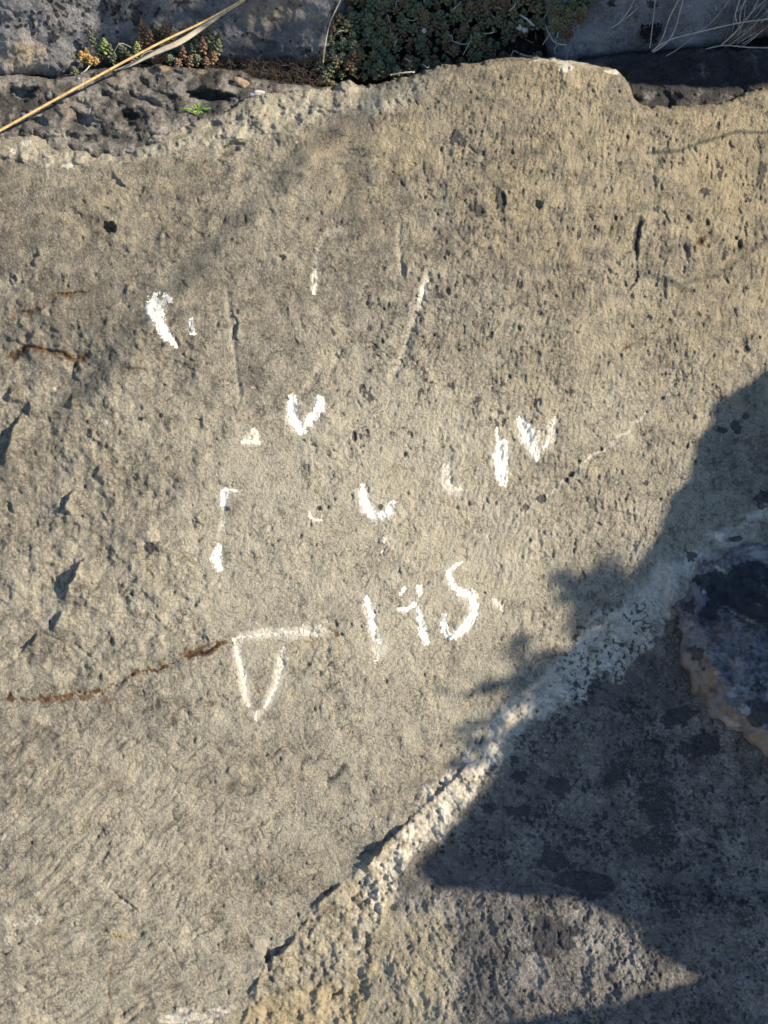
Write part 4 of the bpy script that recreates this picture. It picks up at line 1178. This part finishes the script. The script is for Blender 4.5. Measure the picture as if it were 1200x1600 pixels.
# dead fibres in the gap (uncountable)
vs_, fs_ = [], []
for i in range(1300):
    k = RNG.rand()
    if k < .62: x, y = RNG.uniform(385, 512), RNG.uniform(96, 138)
    elif k < .8: x, y = RNG.uniform(230, 400), RNG.uniform(96, 108)
    else: x, y = RNG.uniform(515, 860), RNG.uniform(60, 130)
    if y > interp(RIM, x) - 1: continue
    a = RNG.uniform(0, math.pi); Ln = RNG.uniform(4, 15)
    hb = -.104 + RNG.uniform(0, .014)
    p0 = P(x, y, hb); p1 = P(x + math.cos(a) * Ln, y - abs(math.sin(a)) * Ln, hb + RNG.uniform(0, .008)); pm = (p0 + p1) / 2 + RNG.normal(0, .0012, 3)
    wd = RNG.uniform(.00015, .0004)
    sd = np.cross(p1 - p0, AN); sd /= np.linalg.norm(sd) + 1e-9
    b0 = len(vs_)
    for q_, ww in ((p0, wd), (pm, wd), (p1, wd * .4)):
        vs_ += [q_ + sd * ww, q_ - sd * ww, q_ + AN * ww]
    for s_ in (0, 3):
        for m_ in range(3):
            fs_.append((b0 + s_ + m_, b0 + s_ + (m_ + 1) % 3, b0 + s_ + 3 + (m_ + 1) % 3, b0 + s_ + 3 + m_))
o = py_mesh('dead_grass', vs_, fs_, M_THATCH)
o['kind'] = 'stuff'; tag(o, 'brown mat of dead fibres in the gap behind the rim', 'dead grass')

# black moss clump, black strip painting the dark holes, pebbles, chips
def moss(x, y, r_, label, n=70, z=-.088):
    import bmesh
    bm = bmesh.new()
    for i in range(n):
        a, q = RNG.uniform(0, 6.28), math.sqrt(RNG.rand())
        mx = bmesh.ops.create_icosphere(bm, subdivisions=1, radius=RNG.uniform(1.6, 3.2) * PX)
        c = P(x + math.cos(a) * q * r_[0], y + math.sin(a) * q * r_[1], float(HB(x, y)) + .001 + .003 * (1 - q)) - P(x, y, float(HB(x, y)))
        for v in mx['verts']: v.co += Vector(c)
    me = bpy.data.meshes.new('moss_hole_clump'); bm.to_mesh(me); bm.free(); me.materials.append(M_MOSS_HOLE)
    for p_ in me.polygons: p_.use_smooth = True
    o = bpy.data.objects.new('moss_hole_clump', me); COL.objects.link(o); o.location = Vector(P(x, y, float(HB(x, y))))
    return tag(o, label, 'moss')


moss(1018, 44, (17, 24), 'black moss clump on the bluish rock left of the straws', 110)
moss(1187, 64, (17, 7), 'flat black strip standing for dark holes at the right edge above the hollow', 50)
tag(stone('pebble', 1125, 838, float(HF(1125, 838)) + .003, .0056, .0060, .0050, M_PEB, 3), 'small white pebble on the pale vein above the lichened block', 'pebble')
tag(stone('stone_chip', 1150, 842, float(HF(1150, 842)) + .001, .0065, .0024, .0022, M_LEDGE, 5, .1), 'dark flat chip right of the white pebble', 'stone')
tag(stone('stone', 378, 131, float(HE(378, 131)) - .001, .0105, .0058, .006, M_TAN, 8, -.2), 'rounded tan stone at the right end of the dark ledge', 'stone')
tag(stone('stone', 403, 147, float(HF(403, 150)) - .002, .008, .0030, .004, M_PEB, 9, .05), 'low whitish stone wedged right of the tan one', 'stone')
tag(stone('stone_chip', 812, 44, -.080, .0028, .0028, .0022, M_PEB, 10), 'left of two tiny white chips in the stonecrop cushion', 'stone')
tag(stone('stone_chip', 820, 47, -.080, .0030, .0026, .0022, M_PEB, 12), 'right of two tiny white chips in the stonecrop cushion', 'stone')
tag(stone('stone_chip', 936, 47, -.084, .0020, .0032, .0018, M_TAN, 13), 'tiny pinkish chip on the bluish rock', 'stone')
tag(stone('stone_chip', 663, 48, -.078, .0026, .0026, .002, M_PEB, 14), 'tiny grey-white chip in the middle of the cushion', 'stone')

# seedling in the hollow
hs = float(HE(308, 170)) + .004
sd = empty('seedling', P(309, 172, hs), 'tiny fresh green seedling rooted in the pale rim rock', 'seedling')
for dx, dy, up in ((-24, -3, .004), (20, -3, .004), (1, -12, .007), (-6, -9, .006), (-10, 4, .003), (8, 4, .003), (2, 5, .003), (-4, -6, .008)):
    tube('leaf', [(309, 172, hs), (309 + dx * .5, 172 + dy * .6, hs + up), (309 + dx, 172 + dy, hs + up * 1.1)], [.0006, .0011, .0006], M_GREEN, sd, 6, .5)


# ------------------------------------------------------------------ unseen shadow casters up-sun, right of the slab: outcrop and shrub traced from shadows
def hsurf(x, y, low=None):
    if low is not None: return low
    return float(HF(min(max(x, 0), 1225), min(y, 1625)))


def caster(x, y, d, low=None):
    u, v, n = loc3(x, y, hsurf(x, y, low))
    p_ = np.array([float(u), float(v), float(n)]) + d * LS
    return world(*p_)


OUT = [(1220, 566), (1168, 600), (1114, 630), (1108, 662), (1084, 700), (1074, 745), (1046, 782), (1030, 822), (1004, 868), (990, 905), (968, 940), (950, 975), (905, 1000), (872, 1036), (850, 1066), (835, 1100), (812, 1128),
       (790, 1150), (782, 1190), (752, 1240), (704, 1288), (662, 1338), (650, 1358), (672, 1384), (740, 1392), (810, 1402), (880, 1400), (930, 1420), (985, 1440), (1002, 1478), (1050, 1506), (1110, 1530), (1010, 1548),
       (920, 1572), (860, 1584), (800, 1592), (745, 1618), (720, 1700), (700, 1900), (640, 2500), (560, 3900), (2500, 3900), (2900, 1500), (2900, 300), (2700, -1400), (1500, -1700), (700, -1500), (520, -700), (500, -120), (510, 40), (522, 100),
       (560, 125), (640, 130), (720, 138), (800, 158), (900, 166), (1000, 189), (1060, 190), (1160, 189), (1260, 188), (1400, 200), (1500, 330), (1480, 460), (1340, 520)]
TOPI = [i for i, q in enumerate(OUT) if q[1] < 210]


def outcrop():
    rg = np.random.RandomState(3)
    # densify the outline
    pts = []
    n = len(OUT)
    for i in range(n):
        a, b_ = np.array(OUT[i], float), np.array(OUT[(i + 1) % n], float)
        La = -.10 if i in TOPI else None; Lb = -.10 if (i + 1) % n in TOPI else None
        m_ = int(np.clip(np.hypot(*(b_ - a)) / 14, 1, 24))
        for k in range(m_):
            t = k / m_
            q = a + (b_ - a) * t
            ha = hsurf(a[0], a[1], La); hb = hsurf(b_[0], b_[1], Lb)
            pts.append((q[0] + (rg.normal(0, 2.2) if k else 0), q[1] + (rg.normal(0, 2.2) if k else 0), ha + (hb - ha) * t))
    m_ = len(pts)
    loc = np.array([[float(c) for c in loc3(*q)] for q in pts])
    nxt, prv = np.roll(loc, -1, 0), np.roll(loc, 1, 0)
    tan = nxt - prv
    inw = np.cross(LS[None, :], tan); inw /= np.linalg.norm(inw, axis=1)[:, None] + 1e-9
    # make sure 'inw' points inside (area sign in the plane normal to the sun)
    a1 = np.cross([0, 0, 1.0], LS); a1 /= np.linalg.norm(a1); a2 = np.cross(LS, a1)
    ux, uy = loc @ a1, loc @ a2
    area = np.sum(ux * np.roll(uy, -1) - np.roll(ux, -1) * uy)
    if area < 0: inw = -inw
    layers = [(.56, .010), (.60, .004), (.70, .0), (.80, .006), (.92, .004), (1.0, .016)]
    vs_ = []
    for d_, ins in layers:
        j = np.convolve(rg.rand(m_ + 8), np.ones(9) / 9, 'valid')[:m_]
        vs_.append(world(*(loc + inw * (ins * (.3 + 1.4 * j))[:, None] + LS * (d_ + .02 * rg.rand(m_)[:, None])).T))
    co_ = np.concatenate(vs_)
    fs = []
    for l_ in range(len(layers) - 1):
        for k in range(m_):
            k2 = (k + 1) % m_
            fs.append((l_ * m_ + k, l_ * m_ + k2, (l_ + 1) * m_ + k2, (l_ + 1) * m_ + k))
    from mathutils.geometry import delaunay_2d_cdt
    rel = co_ - np.array(ORI)
    l1 = a1[0] * AU + a1[1] * AV + a1[2] * AN; l2 = a2[0] * AU + a2[1] * AV + a2[2] * AN
    co_l = list(co_)
    for l_ in (0, len(layers) - 1):
        seg_ = rel[l_ * m_:(l_ + 1) * m_]
        p2 = [Vector((float(q @ l1), float(q @ l2))) for q in seg_]
        vo, eo, fo, ov, oe, of_ = delaunay_2d_cdt(p2, [], [tuple(range(m_)) if area > 0 else tuple(range(m_))[::-1]], 1, 1e-6)
        idm = []
        for q, src in zip(vo, ov):
            if src: idm.append(l_ * m_ + src[0])
            else:
                k = min(range(m_), key=lambda t: (p2[t] - q).length); idm.append(l_ * m_ + k)
        for f_ in fo:
            f2 = tuple(dict.fromkeys(idm[t] for t in f_))
            if len(f2) > 2: fs.append(f2)
    me = bpy.data.meshes.new('rock_outcrop')
    me.from_pydata([tuple(p) for p in co_], [], fs)
    me.update()
    me.materials.append(M_BACK)
    o = bpy.data.objects.new('rock_outcrop', me); COL.objects.link(o)
    o['kind'] = 'structure'
    return o


outcrop()


def shrub():
    rt = empty('shrub', caster(1100, 980, 1.05), 'leafy shrub beside the outcrop right of the slab, its twig shadows on the stone', 'shrub')
    org = np.array(rt.location)
    vs_, fs = [], []
    cl = [(880, 905, 16, 26), (905, 925, 22, 55), (938, 905, 20, 45), (950, 945, 26, 70), (975, 915, 16, 40), (925, 960, 24, 60), (900, 985, 16, 22), (985, 950, 26, 60), (890, 935, 12, 18), (960, 888, 18, 18),
          (820, 1000, 10, 10), (800, 1015, 10, 8), (828, 1030, 14, 12), (755, 1070, 9, 8), (770, 1078, 10, 10), (800, 1066, 12, 16), (822, 1058, 14, 26), (845, 1052, 18, 40), (868, 1030, 16, 36), (800, 1090, 12, 14),
          (775, 1112, 14, 12), (745, 1128, 12, 9), (720, 1142, 8, 6), (765, 1160, 12, 14), (740, 1160, 10, 8), (780, 1130, 10, 8), (812, 1078, 12, 20), (720, 1195, 8, 5), (750, 1185, 10, 7), (690, 1075, 6, 2),
          (860, 1075, 16, 18), (838, 1098, 14, 16)]
    for cx, cy, r_, n_ in cl:
        for i in range(int(n_ * 1.15)):
            x, y = cx + RNG.normal(0, r_ * .72), cy + RNG.normal(0, r_ * .55)
            c = caster(x, y, 1.05 + RNG.uniform(-.08, .12))
            ax = RNG.normal(0, 1, 3) + AU * .6; ax /= np.linalg.norm(ax)
            sd_ = np.cross(ax, RNG.normal(0, 1, 3)); sd_ /= np.linalg.norm(sd_) + 1e-9
            Ln, wd = RNG.uniform(.006, .012), RNG.uniform(.0016, .003)
            b0 = len(vs_)
            nn_ = np.cross(ax, sd_)
            for q_ in (c - ax * Ln, c + sd_ * wd, c + ax * Ln, c - sd_ * wd, c + nn_ * .0006): vs_.append(q_ - org)
            fs += [(b0, b0 + 1, b0 + 4), (b0 + 1, b0 + 2, b0 + 4), (b0 + 2, b0 + 3, b0 + 4), (b0 + 3, b0, b0 + 4), (b0 + 3, b0 + 2, b0 + 1, b0)]
    # dapples over the ledge and the rock behind it
    for i in range(900):
        x, y = RNG.uniform(120, 560), RNG.uniform(-120, 108)
        if y > 96 and x < 430 and RNG.rand() < .6: continue
        if 0 < x < 110: continue
        c = caster(x, y, 1.10 + RNG.uniform(-.1, .15), -.10)
        ax = RNG.normal(0, 1, 3); ax /= np.linalg.norm(ax)
        sd_ = np.cross(ax, RNG.normal(0, 1, 3)); sd_ /= np.linalg.norm(sd_) + 1e-9
        Ln, wd = RNG.uniform(.008, .016), RNG.uniform(.003, .006)
        b0 = len(vs_); nn_ = np.cross(ax, sd_)
        for q_ in (c - ax * Ln, c + sd_ * wd, c + ax * Ln, c - sd_ * wd, c + nn_ * .0006): vs_.append(q_ - org)
        fs += [(b0, b0 + 1, b0 + 4), (b0 + 1, b0 + 2, b0 + 4), (b0 + 2, b0 + 3, b0 + 4), (b0 + 3, b0, b0 + 4), (b0 + 3, b0 + 2, b0 + 1, b0)]
    lf = py_mesh('leaf', vs_, fs, M_LEAF, rt, smooth=False)
    lf['kind'] = 'stuff'

    def br(pts, rr, low=None):
        c = np.array([caster(x, y, 1.05, low) for x, y in pts])
        rs = np.linspace(rr, rr * .4, len(c))
        v2, f2 = [], []
        for i in range(len(c)):
            d_ = c[min(i + 1, len(c) - 1)] - c[max(i - 1, 0)]; d_ /= np.linalg.norm(d_)
            a = np.cross(d_, AN); a /= np.linalg.norm(a) + 1e-9; b_ = np.cross(a, d_)
            for k in range(6):
                an = math.pi * k / 3
                v2.append(c[i] - org + rs[i] * (math.cos(an) * a + math.sin(an) * b_))
        for i in range(len(c) - 1):
            for k in range(6):
                f2.append((i * 6 + k, i * 6 + (k + 1) % 6, (i + 1) * 6 + (k + 1) % 6, (i + 1) * 6 + k))
        py_mesh('branch', v2, f2, M_TWIG, rt)
    br([(1500, 900), (1250, 960), (1050, 985), (930, 1000), (830, 1052), (720, 1088)], .006)
    br([(1050, 985), (960, 1030), (860, 1072), (770, 1120), (700, 1160)], .004)
    br([(1100, 980), (1000, 930), (930, 915), (870, 895)], .003)
    br([(960, 1040), (850, 1110), (740, 1170), (690, 1200)], .003)
    br([(700, -300), (560, -80), (460, 20), (330, 60), (180, 60)], .005, -.10)
    return rt


shrub()


def shadow_stem(pts, d, rr, label):  # unseen stem floating up-sun, added for the shadow it throws
    c = [caster(x, y, d) for x, y in pts]
    v2, f2 = [], []
    for i in range(len(c)):
        d_ = c[min(i + 1, len(c) - 1)] - c[max(i - 1, 0)]; d_ = d_ / np.linalg.norm(d_)
        a = np.cross(d_, AN); a /= np.linalg.norm(a) + 1e-9; b_ = np.cross(a, d_)
        for k in range(5):
            an = 2 * math.pi * k / 5
            v2.append(c[i] - c[0] + rr * (math.cos(an) * a + math.sin(an) * b_))
    for i in range(len(c) - 1):
        for k in range(5): f2.append((i * 5 + k, i * 5 + (k + 1) % 5, (i + 1) * 5 + (k + 1) % 5, (i + 1) * 5 + k))
    o = py_mesh('dry_straw', v2, f2, M_STRAWP); o.location = Vector(c[0])
    tag(o, label, 'grass stem')


shadow_stem([(1290, 180), (1215, 206), (1150, 206), (1110, 218), (1060, 236), (1010, 240)], .42, .0012, 'unseen bent straw added right of the slab to throw a thin shadow near the hollow')
shadow_stem([(1260, 330), (1200, 372), (1160, 402), (1120, 432), (1060, 445), (1000, 425)], .55, .0010, 'unseen curved straw added right of the slab to throw the fainter shadow')

shadow_stem([(560, 130), (470, 240), (400, 315), (300, 420), (200, 520), (110, 640)], 1.8, .0031, 'unseen long twig added well right of the slab to throw the broad soft diagonal shadow')
shadow_stem([(564, 150), (562, 220), (560, 300), (552, 380)], 1.6, .0022, 'unseen short twig added well right of the slab to throw a soft upright shadow')

# ------------------------------------------------------------------ ground out to the horizon
gv = [(-300, -300, 0), (300, -300, 0), (300, 300, 0), (-300, 300, 0)]
n_ = 60
gx = np.concatenate([-np.geomspace(300, 3, 20), np.linspace(-2.5, 2.5, 40), np.geomspace(3, 300, 20)])
gX, gY = np.meshgrid(gx, gx)
gZ = 0.03 * fbm(gX, gY, 1.3, 3, 3) - .05
gZ = gZ + ss(1.5, 8, gY) * 2.0 + ss(8, 80, gY) * 12
W_ = len(gx)
idx = np.arange(W_ * W_).reshape(W_, W_)
q = np.stack([idx[:-1, :-1], idx[:-1, 1:], idx[1:, 1:], idx[1:, :-1]], -1).reshape(-1, 4)
g_ = raw_mesh('ground', np.stack([gX, gY, gZ], -1).reshape(-1, 3), q, M_GRND)
g_['kind'] = 'structure'
